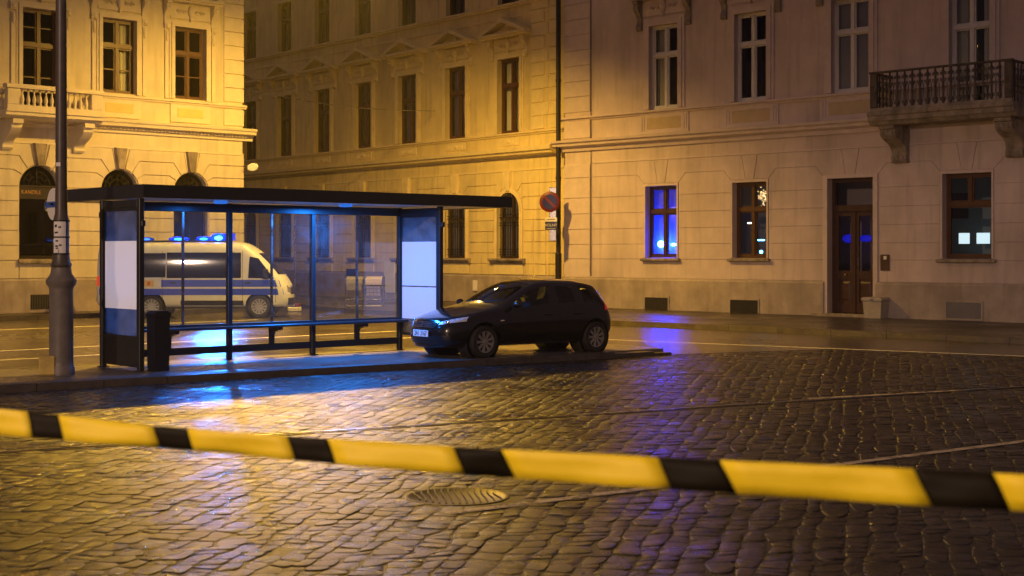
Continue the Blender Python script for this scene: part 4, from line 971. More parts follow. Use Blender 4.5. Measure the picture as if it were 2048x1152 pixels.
for z in (2.132, 2.386, 1.874): MB().lathe([(.131,z-.012),(.131,z+.012)], 24).build('strap', IRON, lp, True)
for a, z in ((-110,2.17),(-105,2.02),(-100,3.36)): MB().box(-.035,.035,-.004,.004,-.03,.03).build('sticker', PAPER, lp, loc=(.135*math.cos(R(a)) if z<3 else .09*math.cos(R(a)), .15*math.sin(R(a)) if z < 2.1 else (.13*math.sin(R(a)) if z < 3 else .1*math.sin(R(a))), z-.1))
yb = MB().cbox(-.12,.12,-.12,.12,0,.30,.02).build('concrete_block', YBLOCK, None, loc=(-7.19, 22.42, IZ-.004)); yb.rotation_euler = (0,0,R(20))
tag(yb, 'small yellow concrete block at the foot of the lamppost', 'block')
rs = empty('round_sign', (-7.21, 22.80, 2.76), R(-52)); tag(rs, 'round white stop sign with blue bar behind the lamppost', 'sign')
MB().lathe([(.0,-.012),(.25,-.012),(.255,0),(.25,.012),(0,.012)], 32, axis='y').build('disc', SIGNWHITE, rs, True)
MB().box(-.262,.262,-.022,-.013,-.05,.04).build('blue_bar', mat('bus_blue', (.02,.10,.55), .4), rs)
MB().tube([(-.255,-.02,.06),(-.285,-.03,.0),(-.262,-.03,-.08),(-.25,-.02,-.1)], .015, 6).build('clip', STEEL, rs, True)
MB().tube([(0,.0,0),(.1,-.1,0)], .02, 6).build('bracket', IRON, rs)

# ------------------------------------------------------------------ no-parking sign on its drainpipe
dp = empty('drainpipe', (1.62, 50.62, 0)); tag(dp, 'dark drainpipe in the corner between ochre and buff buildings', 'drainpipe')
MB().tube([(0,0,.1),(0,0,17)], .085, 12).build('pipe', IRON, dp, True)
for z in (1.3, 4.6, 8.0, 11.5): MB().lathe([(.1,z-.04),(.1,z+.04)], 14).build('clip', IRON, dp, True)
MB().lathe([(.11,.1),(.11,1.9),(.12,1.95),(.085,2.0)], 14).build('boot', IRON, dp, True)
ns = empty('no_parking_sign', (1.30, 50.05, 3.75), R(-12)); tag(ns, 'round red and blue no parking sign by the drainpipe', 'sign')
MB().lathe([(0,-.012),(.34,-.012),(.36,0),(.34,.014),(0,.014)], 36, axis='y').build('disc', SIGNRED, ns, True)
MB().lathe([(0,-.018),(.255,-.018),(.258,-.0125)], 36, axis='y').build('blue_field', SIGNBLUE, ns, True)
sl_ = MB().box(-.28,.28,-.026,-.019,-.045,.045).build('slash', SIGNRED, ns); sl_.rotation_euler = (0, R(45), 0)
pp = MB().cbox(-.02,.22,.02,.06,-1.35,.5,.01).build('back_bracket', STEEL, ns)
ip = empty('info_plate', (1.34, 50.07, 3.0), R(-12)); tag(ip, 'small blue and white plate below the no parking sign', 'sign')
MB().cbox(-.2,.22,-.012,.012,.07,.21,.004).build('upper_plate', SIGNWHITE, ip); MB().cbox(-.2,.22,-.012,.012,-.22,.06,.004).build('lower_plate', mat('plate_navy', (.02,.02,.10), .45), ip)
text('plate_lettering', 'VOLNÝ', .13, SIGNWHITE, ip, (.01,-.014,-.06), (R(90),0,0)); MB().box(-.15,.17,-.016,-.0125,-.175,-.165).build('plate_rule', SIGNWHITE, ip); MB().box(-.13,.15,-.0145,-.0125,.13,.15).build('plate_rule', INK, ip)

# oval sign projecting from the cream corner
ov = empty('oval_sign', (-9.30, 50.88, 5.0), R(20)); tag(ov, 'small pale oval sign projecting from the cream corner', 'sign')
b = MB().lathe([(0,-.02),(.2,-.02),(.235,0),(.2,.02),(0,.02)], 24, axis='y'); b.v = [(x*.85+.2, y, z*.6+x*.12) for x, y, z in b.v]; b.build('plate', SIGNWHITE, ov, True)
MB().tube([(-.12,0,-.08),(.05,0,-.03)], .02, 6).build('bracket', IRON, ov)
# span wire across the side street
w0 = Vector((-9.45, 50.9, 7.75)); w1 = Vector((-3.02, 56.85, 7.55))
wp = [w0.lerp(w1, t/16)-Vector((0,0,.22*math.sin(math.pi*t/16))) for t in range(17)]
tag(MB().tube(wp, .014, 5).build('span_wire', STEEL), 'thin wire spanning the side street', 'wire')

# ------------------------------------------------------------------ grey bin by the brown door
gb = empty('waste_bin', (10.46, 41.62, .12), R(-45)); tag(gb, 'small grey lidded bin on the pavement by the brown door', 'bin')
MB().add([(-.26,-.22,0),(.26,-.22,0),(.26,.22,0),(-.26,.22,0),(-.3,-.25,.5),(.3,-.25,.5),(.3,.25,.5),(-.3,.25,.5)], [(0,3,2,1),(4,5,6,7),(0,1,5,4),(1,2,6,5),(2,3,7,6),(3,0,4,7)]).build('bin_body', GREYBIN, gb)
MB().prism([(-.33,.505),(.33,.505),(.33,.56),(.28,.6),(-.28,.6),(-.33,.56)], -.28, .28).build('bin_lid', GREYBIN, gb)
MB().cbox(-.06,.06,-.30,-.281,.51,.56,.006).build('latch', CHROME, gb)

# ------------------------------------------------------------------ newspaper rack and striped post on the far pavement
nr = empty('newspaper_rack', (-4.92, 48.55, .12), R(-6)); tag(nr, 'tubular steel newspaper rack with curved tops on the far pavement', 'newspaper rack')
for x0, x1 in ((-.62,-.03),(.03,.62)):
    for x in (x0, x1):
        MB().tube([(x,-.2,0),(x,-.2,.85),(x,-.16,.98),(x,-.06,1.06),(x,.1,1.08),(x,.2,1.05)], .022, 8).build('frame_tube', STEEL, nr, True)
        MB().tube([(x,.2,0),(x,.2,1.05)], .018, 8).build('leg', STEEL, nr, True)
    for z in (.1, .32): MB().tube([(x0,-.2,z),(x1,-.2,z)], .014, 6).build('cross_bar', STEEL, nr)
    hood = [(-.205,.80),(-.2,.87),(-.165,.98),(-.06,1.06),(.1,1.08),(.1,1.07),(-.05,1.05),(-.15,.97),(-.19,.86),(-.195,.80)]
    MB().extr(hood, x0+.02, x1-.02).build('hood', mat('rack_cream', (.34,.29,.2), .5) if x0 > 0 else mat('rack_grey', (.2,.19,.19), .5), nr)
MB().box(-.58,-.07,-.2,-.19,.62,.8).build('header_panel', mat('rack_grey', (.2,.19,.19), .5), nr)
rk = MB().box(.07,.58,-.17,-.16,.42,.8).build('news_box', BLACKPLASTIC, nr)
for i in range(4):
    for j in range(3): MB().box(.09+i*.12,.19+i*.12,-.185,-.172,.44+j*.12,.54+j*.12).build('newspaper', mat('newsprint', (.28,.24,.2), .8, var=.6, vscale=30), rk)
sp = empty('marker_post', (-7.35, 49.0, .0)); tag(sp, 'slender grey post with red and white foot at the side street', 'post')
MB().tube([(0,0,.0),(0,0,3.4)], .03, 8).build('pole', STEEL, sp, True); MB().cbox(-.22,.22,-.15,.15,.0,.16,.03).build('foot', SIGNWHITE, sp); MB().cbox(-.2,.2,-.12,.12,.162,.28,.03).build('foot_band', SIGNRED, sp)

# ------------------------------------------------------------------ barrier tape in the foreground
def tape():
    TB = [(-95,-80,'y'),(53,65,'k'),(116,129,'y'),(306,320,'k'),(375,388,'y'),(573,590,'k'),(655,673,'y'),(905,930,'k'),(1003,1032,'y'),(1315,1341,'k'),(1439,1475,'y'),(1827,1863,'k'),(1986,2022,'y'),(2420,2470,'k'),(2600,2650,'y')]
    def top(u):
        P = [(-200,800),(0,818),(306,851),(573,872),(905,893),(1315,915),(1439,920),(1827,938),(1986,946),(2700,980)]
        for a, b in zip(P[:-1], P[1:]):
            if u <= b[0]: return a[1]+(b[1]-a[1])*(u-a[0])/(b[0]-a[0])
        return P[-1][1]
    def bot(u):
        P = [(-200,850),(65,875),(320,896),(590,921),(930,951),(1341,978),(1475,988),(1863,1012),(2022,1021),(2700,1062)]
        for a, b in zip(P[:-1], P[1:]):
            if u <= b[0]: return a[1]+(b[1]-a[1])*(u-a[0])/(b[0]-a[0])
        return P[-1][1]
    def P3(u, v, k=0): D = 1/(1/3.9+(1/2.9-1/3.9)*u/2048); return ((u-1024)/2900*D, D+k, 2-(v-505)/2900*D)
    b = MB()
    for i in range(len(TB)-1):
        (t0, b0, c), (t1, b1, _) = TB[i], TB[i+1]; b.cur = 0 if c == 'y' else 1; n = 8; vs = []
        for q in range(n+1):
            ut = t0+(t1-t0)*q/n; ub = b0+(b1-b0)*q/n
            for k in range(4):
                u = ut+(ub-ut)*k/3; v = top(ut)+(bot(ub)-top(ut))*k/3
                vs.append(P3(u, v, .006*math.sin(u*.011+k*.9)+.003*math.sin(u*.037+k)))
        b.add(vs, [(q*4+k, q*4+k+1, q*4+5+k, q*4+4+k) for q in range(n) for k in range(3)])
    o = b.build('barrier_tape', [TAPEY, TAPEK], None, 'all'); s = o.modifiers.new('thickness', 'SOLIDIFY'); s.thickness = .0008
    tag(o, 'yellow and black striped barrier tape stretched across the foreground', 'barrier tape')
tape()

# ------------------------------------------------------------------ vehicles
def loft(stations, facemat, level=2, mats=1):
    """stations: list of half rings [(x,y,z)...] from underside centre to roof centre; returns split meshes by material"""
    n = len(stations[0]); vs = []; idx = []
    for st in stations:
        L = []; Rr = []
        for x, y, z in st:
            vs.append((x, y, z)); L.append(len(vs)-1)
            if abs(y) < 1e-6: Rr.append(len(vs)-1)
            else: vs.append((x, -y, z)); Rr.append(len(vs)-1)
        idx.append((L, Rr))
    fs = []; ms = []
    for i in range(len(stations)-1):
        for j in range(n-1):
            m = facemat(i, j)
            a, b = idx[i][0], idx[i+1][0]; fs.append([a[j], b[j], b[j+1], a[j+1]]); ms.append(m)
            a, b = idx[i][1], idx[i+1][1]; fs.append([a[j], a[j+1], b[j+1], b[j]]); ms.append(m)
    for i, flip in ((0, False), (len(stations)-1, True)):
        L, Rr = idx[i]
        for j in range(n-1):
            f = [L[j], L[j+1], Rr[j+1], Rr[j]]; g = []
            for q in f:
                if q not in g: g.append(q)
            fs.append(g[::-1] if flip else g); ms.append(0)
    me = bpy.data.meshes.new('cage'); me.from_pydata(vs, [], fs); me.polygons.foreach_set('material_index', ms)
    for k in range(mats): me.materials.append(None)
    bm = bmesh.new(); bm.from_mesh(me); bmesh.ops.recalc_face_normals(bm, faces=bm.faces); bm.to_mesh(me); bm.free()
    o = bpy.data.objects.new('cage', me); C.objects.link(o); s = o.modifiers.new('s', 'SUBSURF'); s.levels = level; s.render_levels = level
    bpy.context.view_layer.update()
    ev = bpy.data.meshes.new_from_object(o.evaluated_get(bpy.context.evaluated_depsgraph_get()))
    bpy.data.objects.remove(o); return ev
def arch_cut(bm, axles, r, zc):
    dead = [f for f in bm.faces if any((f.calc_center_median().x-x)**2+(f.calc_center_median().z-zc)**2 < r*r for x in axles) and abs(f.calc_center_median().y) > .42]
    bmesh.ops.delete(bm, geom=dead, context='FACES')
    for v in bm.verts:
        if v.is_boundary and abs(v.co.y) > .4:
            for x in axles:
                d = Vector((v.co.x-x, v.co.z-zc)); 
                if d.length < r*1.25 and v.co.z > .2: d = d.normalized()*r; v.co.x = x+d.x; v.co.z = zc+d.y
def split(ev, index_map, parent, axles, r, zc):
    """index_map: material index -> list of (name, material, predicate)"""
    out = {}
    bvh_bm = bmesh.new(); bvh_bm.from_mesh(ev); bvh = BVHTree.FromBMesh(bvh_bm); bvh_bm.free()
    for mi, items in index_map.items():
        for name, m, pred in items:
            bm = bmesh.new(); bm.from_mesh(ev); bm.faces.ensure_lookup_table()
            dead = [f for f in bm.faces if f.material_index != mi or (pred and not pred(f.calc_center_median()))]
            bmesh.ops.delete(bm, geom=dead, context='FACES')
            if mi == 0: arch_cut(bm, axles, r, zc)
            for f in bm.faces: f.material_index = 0; f.smooth = True
            me = bpy.data.meshes.new(name); bm.to_mesh(me); bm.free(); me.materials.clear(); me.materials.append(m)
            o = bpy.data.objects.new(name, me); C.objects.link(o); o.parent = parent; out[name] = o
    return out, bvh
def patch(bvh, corners, side, name, m, parent, off=.006, nu=10, nv=4):
    """quad given in (x,z) for sides or (y,z) for front/back, laid onto the body surface"""
    vs = []; n0 = {'left': Vector((0,-1,0)), 'right': Vector((0,1,0)), 'front': Vector((-1,0,0)), 'back': Vector((1,0,0))}[side]
    for j in range(nv+1):
        for i in range(nu+1):
            u, v = i/nu, j/nv
            p = [(corners[0][k]*(1-u)+corners[1][k]*u)*(1-v)+(corners[3][k]*(1-u)+corners[2][k]*u)*v for k in (0, 1)]
            o = Vector((p[0], 0, p[1]))-n0*4 if side in ('left', 'right') else Vector((0, p[0], p[1]))-n0*6
            h, nn, _, _ = bvh.ray_cast(o, n0)
            if h is None: h = Vector(o+n0*3.2) if side in ('left','right') else o+n0*4
            else: h = h-n0*off
            vs.append(tuple(h))
    w = nu+1
    ob = MB().add(vs, [(j*w+i, j*w+i+1, (j+1)*w+i+1, (j+1)*w+i) for j in range(nv) for i in range(nu)]).build(name, m, parent, 'all'); return ob
def wheel(parent, x, y, r, w, spokes, rimm, side):
    hub = empty('wheel', (x, y, r), 0, parent)
    MB().lathe([(r*.68,-w/2),(r*.93,-w/2),(r*.995,-w*.36),(r,0),(r*.995,w*.36),(r*.93,w/2),(r*.68,w/2)], 36, axis='y', cap=False).build('tyre', RUBBER, hub, True)
    b = MB(); o = side*w*.38
    b.lathe([(r*.70,o),(r*.69,o+side*.012),(r*.62,o+side*.01),(r*.60,o-side*.03),(r*.60,-o)], 36, axis='y', cap=False)
    for k in range(spokes):
        a = 2*math.pi*k/spokes; ca, sa = math.cos(a), math.sin(a); hw0, hw1 = r*.055, r*.095
        def pt(rad, t, yy): return (rad*ca-t*sa, yy, rad*sa+t*ca)
        vs = [pt(r*.12,-hw0,o+side*.004), pt(r*.12,hw0,o+side*.004), pt(r*.64,hw1,o+side*.012), pt(r*.64,-hw1,o+side*.012), pt(r*.12,-hw0,o-side*.03), pt(r*.12,hw0,o-side*.03), pt(r*.64,hw1,o-side*.02), pt(r*.64,-hw1,o-side*.02)]
        b.add(vs, [(0,1,2,3),(7,6,5,4),(0,4,5,1),(1,5,6,2),(2,6,7,3),(3,7,4,0)])
    b.lathe([(0,o+side*.014),(r*.14,o+side*.010),(r*.17,o-side*.01)], 20, axis='y')
    b.build('rim', rimm, hub, True)
    MB().lathe([(0,-side*.0),(r*.6,-side*.0)], 24, axis='y').build('brake_disc', mat('brake_dark', (.02,.02,.02), .6, metal=.5), hub)
    return hub

def car():
    h = Vector((-.797,-.604)); rz = math.atan2(h.y, h.x)
    root = empty('parked_car', (.043, 27.41, IZ-.004), rz); tag(root, 'black five door hatchback parked on the platform beside the shelter', 'car')
    def ring(x, w3, z3, w4, z4, b5, g6, r7, m8, c9, zb=.18, ws=.74):
        f = lambda p, d: (p if len(p) == 3 else (d, p[0], p[1]))
        return [(x,0,zb),(x,.5,zb),(x,ws,zb+.03),(x,w3,z3),(x,w4,z4),f(b5,x),f(g6,x),f(r7,x),f(m8,x),f(c9,x)]
    S = [
     [(2.085,0,.20),(2.08,.2,.20),(2.06,.40,.25),(2.105,.44,.38),(2.095,.44,.53),(2.06,.40,.61),(2.045,.32,.645),(2.04,.24,.662),(2.045,.12,.672),(2.05,0,.677)],
     [(2.02,0,.17),(1.99,.42,.17),(1.84,.66,.21),(1.89,.69,.38),(1.86,.69,.56),(1.82,.64,.675),(1.835,.56,.702),(1.88,.45,.718),(1.94,.24,.73),(1.96,0,.735)],
     ring(1.48,.785,.40,.785,.60,(.73,.765),(.65,.80),(.52,.822),(.28,.842),(0,.85)),
     ring(1.08,.80,.42,.80,.65,(.755,.84),(.68,.882),(.56,.902),(.3,.92),(0,.93)),
     [(.74,0,.18),(.74,.5,.18),(.74,.74,.21),(.74,.80,.42),(.74,.805,.68),(.74,.765,.875),(.76,.70,.922),(.80,.60,.942),(.87,.32,.962),(.90,0,.97)],
     [(.36,0,.18),(.36,.5,.18),(.36,.74,.21),(.36,.80,.42),(.36,.805,.69),(.36,.768,.888),(.36,.655,1.12),(.40,.575,1.160),(.47,.31,1.185),(.50,0,1.195)],
     [(0,0,.18),(0,.5,.18),(0,.74,.21),(0,.80,.42),(0,.805,.70),(0,.768,.90),(0,.605,1.295),(.01,.525,1.338),(.05,.28,1.368),(.07,0,1.378)],
     ring(-.30,.80,.42,.805,.70,(.767,.908),(.595,1.325),(.515,1.366),(.28,1.395),(0,1.405)),
     ring(-.40,.80,.42,.805,.70,(.767,.910),(.592,1.327),(.512,1.368),(.28,1.396),(0,1.406)),
     ring(-.96,.80,.42,.805,.71,(.762,.925),(.582,1.315),(.503,1.355),(.275,1.384),(0,1.394)),
     ring(-1.08,.80,.42,.80,.72,(.757,.932),(.575,1.305),(.497,1.345),(.272,1.374),(0,1.384)),
     [(-1.42,0,.2),(-1.42,.5,.2),(-1.42,.73,.23),(-1.42,.79,.43),(-1.42,.785,.74),(-1.38,.735,.965),(-1.28,.555,1.262),(-1.30,.485,1.308),(-1.32,.268,1.338),(-1.33,0,1.348)],
     [(-1.70,0,.22),(-1.70,.45,.22),(-1.68,.70,.26),(-1.66,.765,.44),(-1.65,.755,.74),(-1.58,.70,.975),(-1.46,.535,1.205),(-1.51,.475,1.268),(-1.55,.268,1.296),(-1.56,0,1.304)],
     [(-1.72,0,.23),(-1.72,.45,.23),(-1.70,.69,.27),(-1.69,.755,.45),(-1.69,.745,.74),(-1.64,.69,.955),(-1.54,.53,1.16),(-1.60,.475,1.235),(-1.64,.268,1.268),(-1.65,0,1.276)],
     [(-1.86,0,.24),(-1.85,.42,.24),(-1.80,.64,.29),(-1.85,.70,.46),(-1.84,.68,.68),(-1.80,.64,.84),(-1.80,.585,.90),(-1.84,.49,.925),(-1.88,.27,.935),(-1.89,0,.937)],
     [(-1.92,0,.28),(-1.92,.3,.28),(-1.90,.46,.33),(-1.955,.48,.45),(-1.95,.46,.60),(-1.90,.43,.76),(-1.89,.40,.82),(-1.895,.3,.85),(-1.90,.15,.86),(-1.90,0,.862)],
    ]
    def fm(i, j):
        if j == 5 and i in (5, 6): return 1        # front door glass
        if j == 5 and i == 8: return 2             # rear door glass
        if j == 5 and i == 10: return 3            # quarter glass
        if j in (7, 8) and i in (4, 5): return 4   # windscreen
        if j in (7, 8) and i == 13: return 5       # hatch glass
        return 0
    ev = loft(S, fm, 3, 6); ax = (1.25, -1.367); lf = lambda c: c.y > 0; rt = lambda c: c.y < 0
    parts, bvh = split(ev, {0: [('body', CARPAINT, None)], 1: [('door_window', CARGLASS, lf), ('door_window', CARGLASS, rt)], 2: [('door_window', CARGLASS, lf), ('door_window', CARGLASS, rt)],
        3: [('quarter_window', CARGLASS, lf), ('quarter_window', CARGLASS, rt)], 4: [('windscreen', CARGLASS, None)], 5: [('rear_window', CARGLASS, None)]}, root, ax, .345, .30)
    for x in ax:
        for s in (1, -1):
            wheel(root, x, s*.70, .29, .19, 9, ALLOY, s)
            MB().lathe([(0,-s*.16),(.37,-s*.16),(.37,s*.16)], 28, axis='y', cx=x, cy=s*.56, cz=.30, cap=False).build('wheel_well', RUBBER, root, True)
    MB().box(-1.6,1.6,-.5,.5,.2,.24).build('underbody', RUBBER, root)
    # lamps, grille, plate
    refl = mat('headlamp_reflector', (.78,.80,.86), .18, metal=.35, var=.5, vscale=22, bump=.006, bscale=30)
    for s, sd in ((1,'left'),(-1,'right')):
        hl = patch(bvh, [(s*.40,.595),(s*.715,.665),(s*.69,.745),(s*.44,.665)], 'front', 'headlight', refl, root, .008, 12, 5)
        MB().sphere((1.90,s*.53,.655), (.03,.045,.035)).build('projector', CHROME, hl, True)
        patch(bvh, [(-1.62,.80),(-1.80,.80),(-1.80,.93),(-1.66,.97)], sd, 'tail_light', mat('tail_red', (.45,.012,.015), .2, coat=1, emit=(1,.03,.03), estr=.25), root, .008, 8, 6)
        patch(bvh, [(s*.50,.33),(s*.62,.33),(s*.62,.42),(s*.50,.42)], 'front', 'fog_recess', BLACKPLASTIC, root, .004)
        m = MB(); m.sphere((.62,s*.90,.95), (.06,.10,.065), 14, 8); m.box(.60,.65,s*.80-.03,s*.80+.05,.90,.93); m.build('wing_mirror', CARPAINT, root, True)
        for x in (-.18,-.90): MB().cbox(x-.1,x+.08,s*.80-.012+s*.012,s*.80+.012+s*.012,.735,.765,.008).build('door_handle', CARPAINT, root)
        ind = MB().cbox(.84,.92,s*.812-.006,s*.812+.006,.655,.675,.004).build('side_repeater', mat('repeater', (.7,.62,.5), .3), root)
        for x0, x1 in ((.38,.384),(-.35,-.346),(-1.02,-1.016)): patch(bvh, [(x0,.26),(x1+.006,.26),(x1+.006,.88),(x0,.88)], sd, 'door_seam', RUBBER, root, .003, 1, 10)
    patch(bvh, [(-.32,.535),(.32,.535),(.38,.64),(-.38,.64)], 'front', 'grille', BLACKPLASTIC, root, .005, 14, 4)
    for z, hw in ((.56,.335),(.59,.35),(.62,.365)): patch(bvh, [(-hw,z-.005),(hw,z-.005),(hw,z+.005),(-hw,z+.005)], 'front', 'grille_bar', CHROME, root, .018, 14, 1)
    patch(bvh, [(-.385,.640),(.385,.640),(.39,.652),(-.39,.652)], 'front', 'grille_trim', CHROME, root, .014, 14, 1)
    em = patch(bvh, [(-.035,.59),(0,.545),(.035,.59),(0,.635)], 'front', 'emblem', CHROME, root, .026, 4, 4)
    patch(bvh, [(-.015,.59),(0,.57),(.015,.59),(0,.61)], 'front', 'mark', BLACKPLASTIC, em, .028, 2, 2)
    patch(bvh, [(-.42,.26),(.42,.26),(.40,.36),(-.40,.36)], 'front', 'lower_intake', BLACKPLASTIC, root, .004, 14, 3)
    pt = empty('plate_mount', (1.99,0,.44), 0, root)
    p = MB().cbox(-.006,.006,-.24,.24,-.058,.058,.004).build('number_plate', mat('plate_white', (.78,.78,.80), .4), root, loc=(2.118,.0,.44))
    bpy.data.objects.remove(pt)
    text('plate_lettering', '2A1 3167', .125, INK, p, (.008,0,0), (R(90),0,R(90)), .0015, .80)
    # cabin
    tri = mat('cabin_trim', (.02,.02,.022), .7)
    MB().extr([(-.62,.55),(.62,.55),(.62,.86),(.3,.93),(-.62,.90)], .50, .82).build('dashboard', tri, root)
    for s in (.34, -.34):
        b = MB(); b.extr([(s-.24,.35),(s+.24,.35),(s+.24,.55),(s-.24,.55)], -.35, .25); b.add([(-.30,s-.23,.5),(-.30,s+.23,.5),(-.52,s+.20,1.02),(-.52,s-.20,1.02),(-.42,s-.23,.5),(-.42,s+.23,.5),(-.62,s+.20,1.0),(-.62,s-.20,1.0)], [(0,1,2,3),(7,6,5,4),(0,4,5,1),(1,5,6,2),(2,6,7,3),(3,7,4,0)])
        b.sphere((-.58,s,1.13), (.05,.13,.09)); b.build('front_seat', tri, root, True)
    b = MB().box(-1.2,-.75,-.6,.6,.35,.58); b.add([(-1.12,-.6,.55),(-1.12,.6,.55),(-1.30,.58,1.0),(-1.30,-.58,1.0),(-1.25,-.6,.55),(-1.25,.6,.55),(-1.42,.58,.98),(-1.42,-.58,.98)], [(0,1,2,3),(7,6,5,4),(0,4,5,1),(1,5,6,2),(2,6,7,3),(3,7,4,0)])
    for s in (-.36,.36): b.sphere((-1.36,s,1.08), (.05,.12,.08))
    b.build('rear_bench', tri, root, True)
    MB().tube([(.38+.03*math.sin(t*.524), .34+.18*math.cos(t*.524), .93+.17*math.sin(t*.524)) for t in range(13)], .016, 6).build('steering_wheel', tri, root, True)
    MB().sphere((.30,0,1.25), (.03,.12,.04)).build('rear_view_mirror', tri, root, True)
    for x, y in ((-1.15,.0),(-.55,-.2)): MB().tube([(x,y,1.37),(x-.10,y,1.46)], [.008,.004], 6).build('aerial', BLACKPLASTIC, root)
    for s in (.2,-.3): MB().tube([(.88,s,.985),(.74,s+.42,1.025)], .009, 5).build('wiper', BLACKPLASTIC, root)
    return root
car()

def van():
    root = empty('police_van', (-9.42, 45.25, 0), R(3)); tag(root, 'white police van with blue side stripes and flashing roof lights behind the shelter', 'van')
    def ring(x, top, w=1.0, zb=.30, belt=1.2, k=1.0):
        t = top
        return [(x,0,zb),(x,.78*w,zb),(x,.92*w,zb+.08),(x,.965*w,min(.8,t*.5)),(x,.965*w,min(belt,t*.68)),(x,.93*w,min(1.85,t*.83)),(x,.875*w,t*.935),(x,.70*w,t*.992),(x,0,t)]
    S = [
     [(-3.36,0,.42),(-3.36,.6,.42),(-3.35,.78,.5),(-3.36,.80,.85),(-3.35,.80,1.2),(-3.31,.77,1.8),(-3.27,.72,2.06),(-3.24,.58,2.14),(-3.23,0,2.16)],
     ring(-3.24,2.28,.985,.36), ring(-3.1,2.31), ring(-1.6,2.33), ring(0,2.33), ring(.95,2.33), ring(1.2,2.31),
     [(1.6,0,.3),(1.6,.78,.3),(1.6,.92,.38),(1.6,.965,.8),(1.6,.96,1.2),(1.55,.91,1.72),(1.47,.84,1.96),(1.50,.68,2.05),(1.60,0,2.09)],
     [(2.05,0,.3),(2.05,.78,.3),(2.05,.91,.38),(2.05,.955,.75),(2.05,.945,1.12),(1.98,.89,1.42),(1.92,.82,1.56),(1.98,.66,1.63),(2.10,0,1.68)],
     [(2.38,0,.3),(2.36,.72,.3),(2.32,.87,.38),(2.34,.91,.7),(2.30,.90,1.0),(2.26,.84,1.16),(2.26,.77,1.21),(2.32,.62,1.245),(2.42,0,1.28)],
     [(2.56,0,.3),(2.52,.55,.3),(2.44,.74,.36),(2.46,.78,.6),(2.43,.77,.86),(2.40,.72,1.0),(2.40,.65,1.04),(2.44,.52,1.07),(2.52,0,1.09)],
     [(2.63,0,.34),(2.62,.3,.34),(2.60,.46,.4),(2.62,.48,.58),(2.59,.46,.8),(2.55,.42,.9),(2.54,.37,.93),(2.55,.28,.95),(2.57,0,.96)],
    ]
    ev = loft(S, lambda i, j: 0, 3, 1); ax = (1.63, -1.63)
    parts, bvh = split(ev, {0: [('body', WHITEPAINT, None)]}, root, ax, .42, .36)
    for x in ax:
        for s in (1, -1):
            wheel(root, x, s*.84, .35, .24, 12, mat('steel_rim', (.28,.28,.29), .45, metal=.6), s)
            MB().lathe([(0,-s*.18),(.44,-s*.18),(.44,s*.18)], 28, axis='y', cx=x, cy=s*.68, cz=.36, cap=False).build('wheel_well', RUBBER, root, True)
    MB().box(-3.0,2.3,-.7,.7,.28,.33).build('underbody', RUBBER, root)
    for sd in ('right', 'left'):
        patch(bvh, [(-3.05,1.24),(-1.95,1.24),(-1.95,1.98),(-3.05,1.98)], sd, 'side_window', VANGLASS, root, .008, 8, 6)
        patch(bvh, [(-1.88,1.24),(-1.2,1.24),(-1.2,1.98),(-1.88,1.98)], sd, 'side_window', VANGLASS, root, .008, 8, 6)
        patch(bvh, [(-1.17,1.22),(1.08,1.22),(1.08,2.0),(-1.17,2.0)], sd, 'side_window', VANGLASS, root, .008, 16, 6)
        dw = patch(bvh, [(1.30,1.22),(2.08,1.20),(1.60,1.82),(1.34,1.88)], sd, 'door_window', VANGLASS, root, .008, 12, 8)
        patch(bvh, [(-1.33,.95),(2.30,.95),(2.22,1.165),(-1.33,1.165)], sd, 'stripe', BLUEPAINT, root, .006, 24, 4)
        patch(bvh, [(-3.2,.70),(2.38,.70),(2.34,.895),(-3.2,.895)], sd, 'stripe', BLUEPAINT, root, .006, 30, 4)
        patch(bvh, [(-.75,.33),(1.15,.33),(1.15,.53),(-.75,.53)], sd, 'side_trim', BLACKPLASTIC, root, .012, 10, 3)
        for x in (-1.30,1.12,2.12): patch(bvh, [(x,.45),(x+.012,.45),(x+.012,2.05 if x < 1.2 else 1.15),(x,2.05 if x < 1.2 else 1.15)], sd, 'door_seam', BLACKPLASTIC, root, .0075, 1, 12)
        for x in (1.22,-1.05): patch(bvh, [(x,1.06),(x+.16,1.06),(x+.16,1.10),(x,1.10)], sd, 'door_handle', BLACKPLASTIC, root, .03, 2, 2)
        cr = patch(bvh, [(-1.86,.96),(-1.55,.96),(-1.55,1.15),(-1.86,1.15)], sd, 'crest_panel', mat('crest_yellow', (.75,.5,.12), .4), root, .007, 4, 4)
        patch(bvh, [(-1.75,1.0),(-1.66,1.0),(-1.66,1.11),(-1.75,1.11)], sd, 'crest', mat('crest_red', (.6,.12,.06), .4), cr, .011, 2, 2)
        patch(bvh, [(-3.33,.98),(-3.2,.98),(-3.2,1.28),(-3.33,1.28)], sd, 'tail_light', mat('van_tail', (.5,.02,.02), .25, emit=(1,.05,.02), estr=.5), root, .012, 6, 4)
        s = -1 if sd == 'right' else 1
        MB().cbox(1.75,1.92,s*1.13-.09,s*1.13+.09,1.2,1.5,.03).build('wing_mirror', BLACKPLASTIC, root)
    patch(bvh, [(-.72,1.33),(.72,1.33),(.60,1.98),(-.60,1.98)], 'front', 'windscreen', VANGLASS, root, .01, 14, 8)
    patch(bvh, [(-.5,.72),(.5,.72),(.55,.92),(-.55,.92)], 'front', 'grille', BLACKPLASTIC, root, .008)
    patch(bvh, [(-.68,.38),(.68,.38),(.70,.6),(-.70,.6)], 'front', 'bumper', BLACKPLASTIC, root, .01, 16, 4)
    for s in (-1,1): patch(bvh, [(s*.44,.78),(s*.70,.80),(s*.64,.99),(s*.46,.92)], 'front', 'headlight', mat('van_lamp', (.6,.6,.62), .15, metal=.8), root, .01)
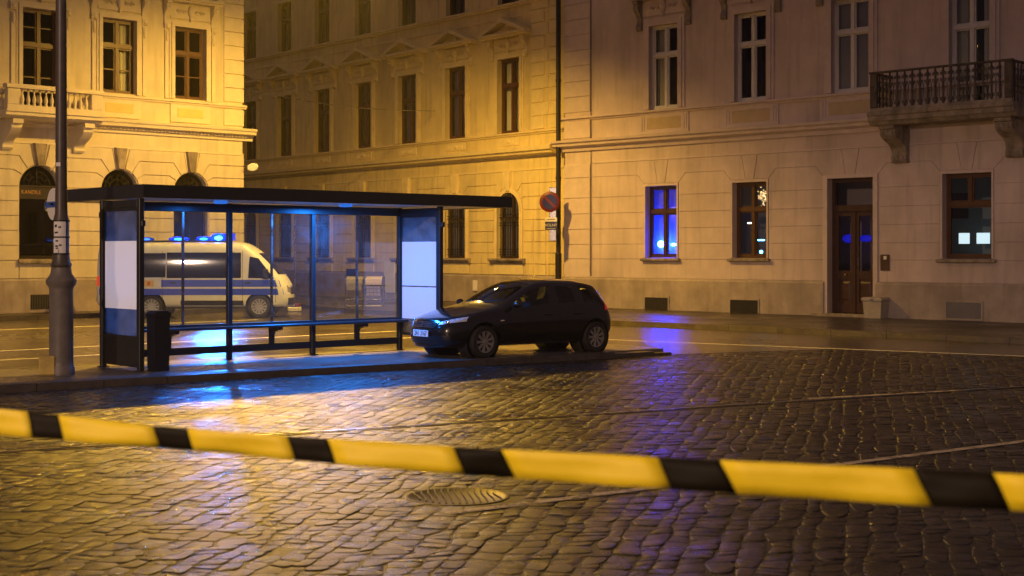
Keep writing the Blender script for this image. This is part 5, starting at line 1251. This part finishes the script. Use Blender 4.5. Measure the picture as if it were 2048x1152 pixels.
    for s in (-1,1): patch(bvh, [(s*.1,1.4),(s*.72,1.4),(s*.68,1.95),(s*.1,1.95)], 'back', 'rear_window', VANGLASS, root, .01)
    patch(bvh, [(-.75,.5),(.75,.5),(.75,.66),(-.75,.66)], 'back', 'rear_bumper', BLACKPLASTIC, root, .015)
    # roof light bar: dark tray, lit blue lenses, fin at the front end
    zt = 2.315
    bar = MB().cbox(-2.25,.55,-.30,.30,zt,zt+.06,.02).build('light_bar', BLACKPLASTIC, root)
    hot = emitter('beacon_hot', (.10,.38,1.0), 30); wht = emitter('beacon_white', (.5,.66,1.0), 6)
    dome = glass_mat('beacon_dome', (.10,.30,1.0), 1.3, .05, film=.5, filmcol=(.02,.10,.9))
    for xc, hl, hh, m in ((-1.95,.26,.07,wht),(-.93,.34,.08,hot),(-.18,.26,.09,hot),(.28,.26,.15,emitter('beacon_core', (.18,.5,1.0), 60))):
        d = MB().sphere((xc,-.12,zt+.06+hh*.5), (hl,.20,hh), 16, 10).build('lens', dome, bar, True)
        MB().sphere((xc,-.12,zt+.06+hh*.5), (hl*.5,.10,hh*.45), 14, 8).build('bulb', m, bar, True)
    MB().extr([(-.2,zt+.06),(.0,zt+.06),(.0,zt+.24),(-.05,zt+.28),(-.15,zt+.26),(-.2,zt+.2)], .42, .78).build('fin', mat('blue_lens', (.004,.02,.35), .2, emit=(.0,.04,1.0), estr=1.2), bar)
    ld = bpy.data.lights.new('beacon_light', 'SPOT'); ld.energy = BLUE_P; ld.color = (.012,.20,1.0); ld.shadow_soft_size = .10; ld.spot_size = R(64); ld.spot_blend = 1.0
    lo = bpy.data.objects.new('beacon_light', ld); C.objects.link(lo); lo.parent = root; lo.location = (.28,-.34,zt+.24); lo.rotation_euler = (R(78), 0, R(180+15-3)); lo.scale = (1, .27, 1)
    return root
van()

# ------------------------------------------------------------------ damp night air
hm = bpy.data.materials.new('damp_air'); hm.use_nodes = True; hn = hm.node_tree; hn.nodes.clear()
ho = hn.nodes.new('ShaderNodeOutputMaterial'); hv = hn.nodes.new('ShaderNodeVolumePrincipled')
hv.inputs['Color'].default_value = (.85,.83,.82,1); hv.inputs['Density'].default_value = HAZE; hv.inputs['Anisotropy'].default_value = .35
hn.links.new(hv.outputs[0], ho.inputs['Volume'])
hz = MB().box(-222, 222, -122, 262, -1.1, 18.6).build('haze', hm); tag(hz, 'thin damp night air hanging over the square', None, None, 'stuff')
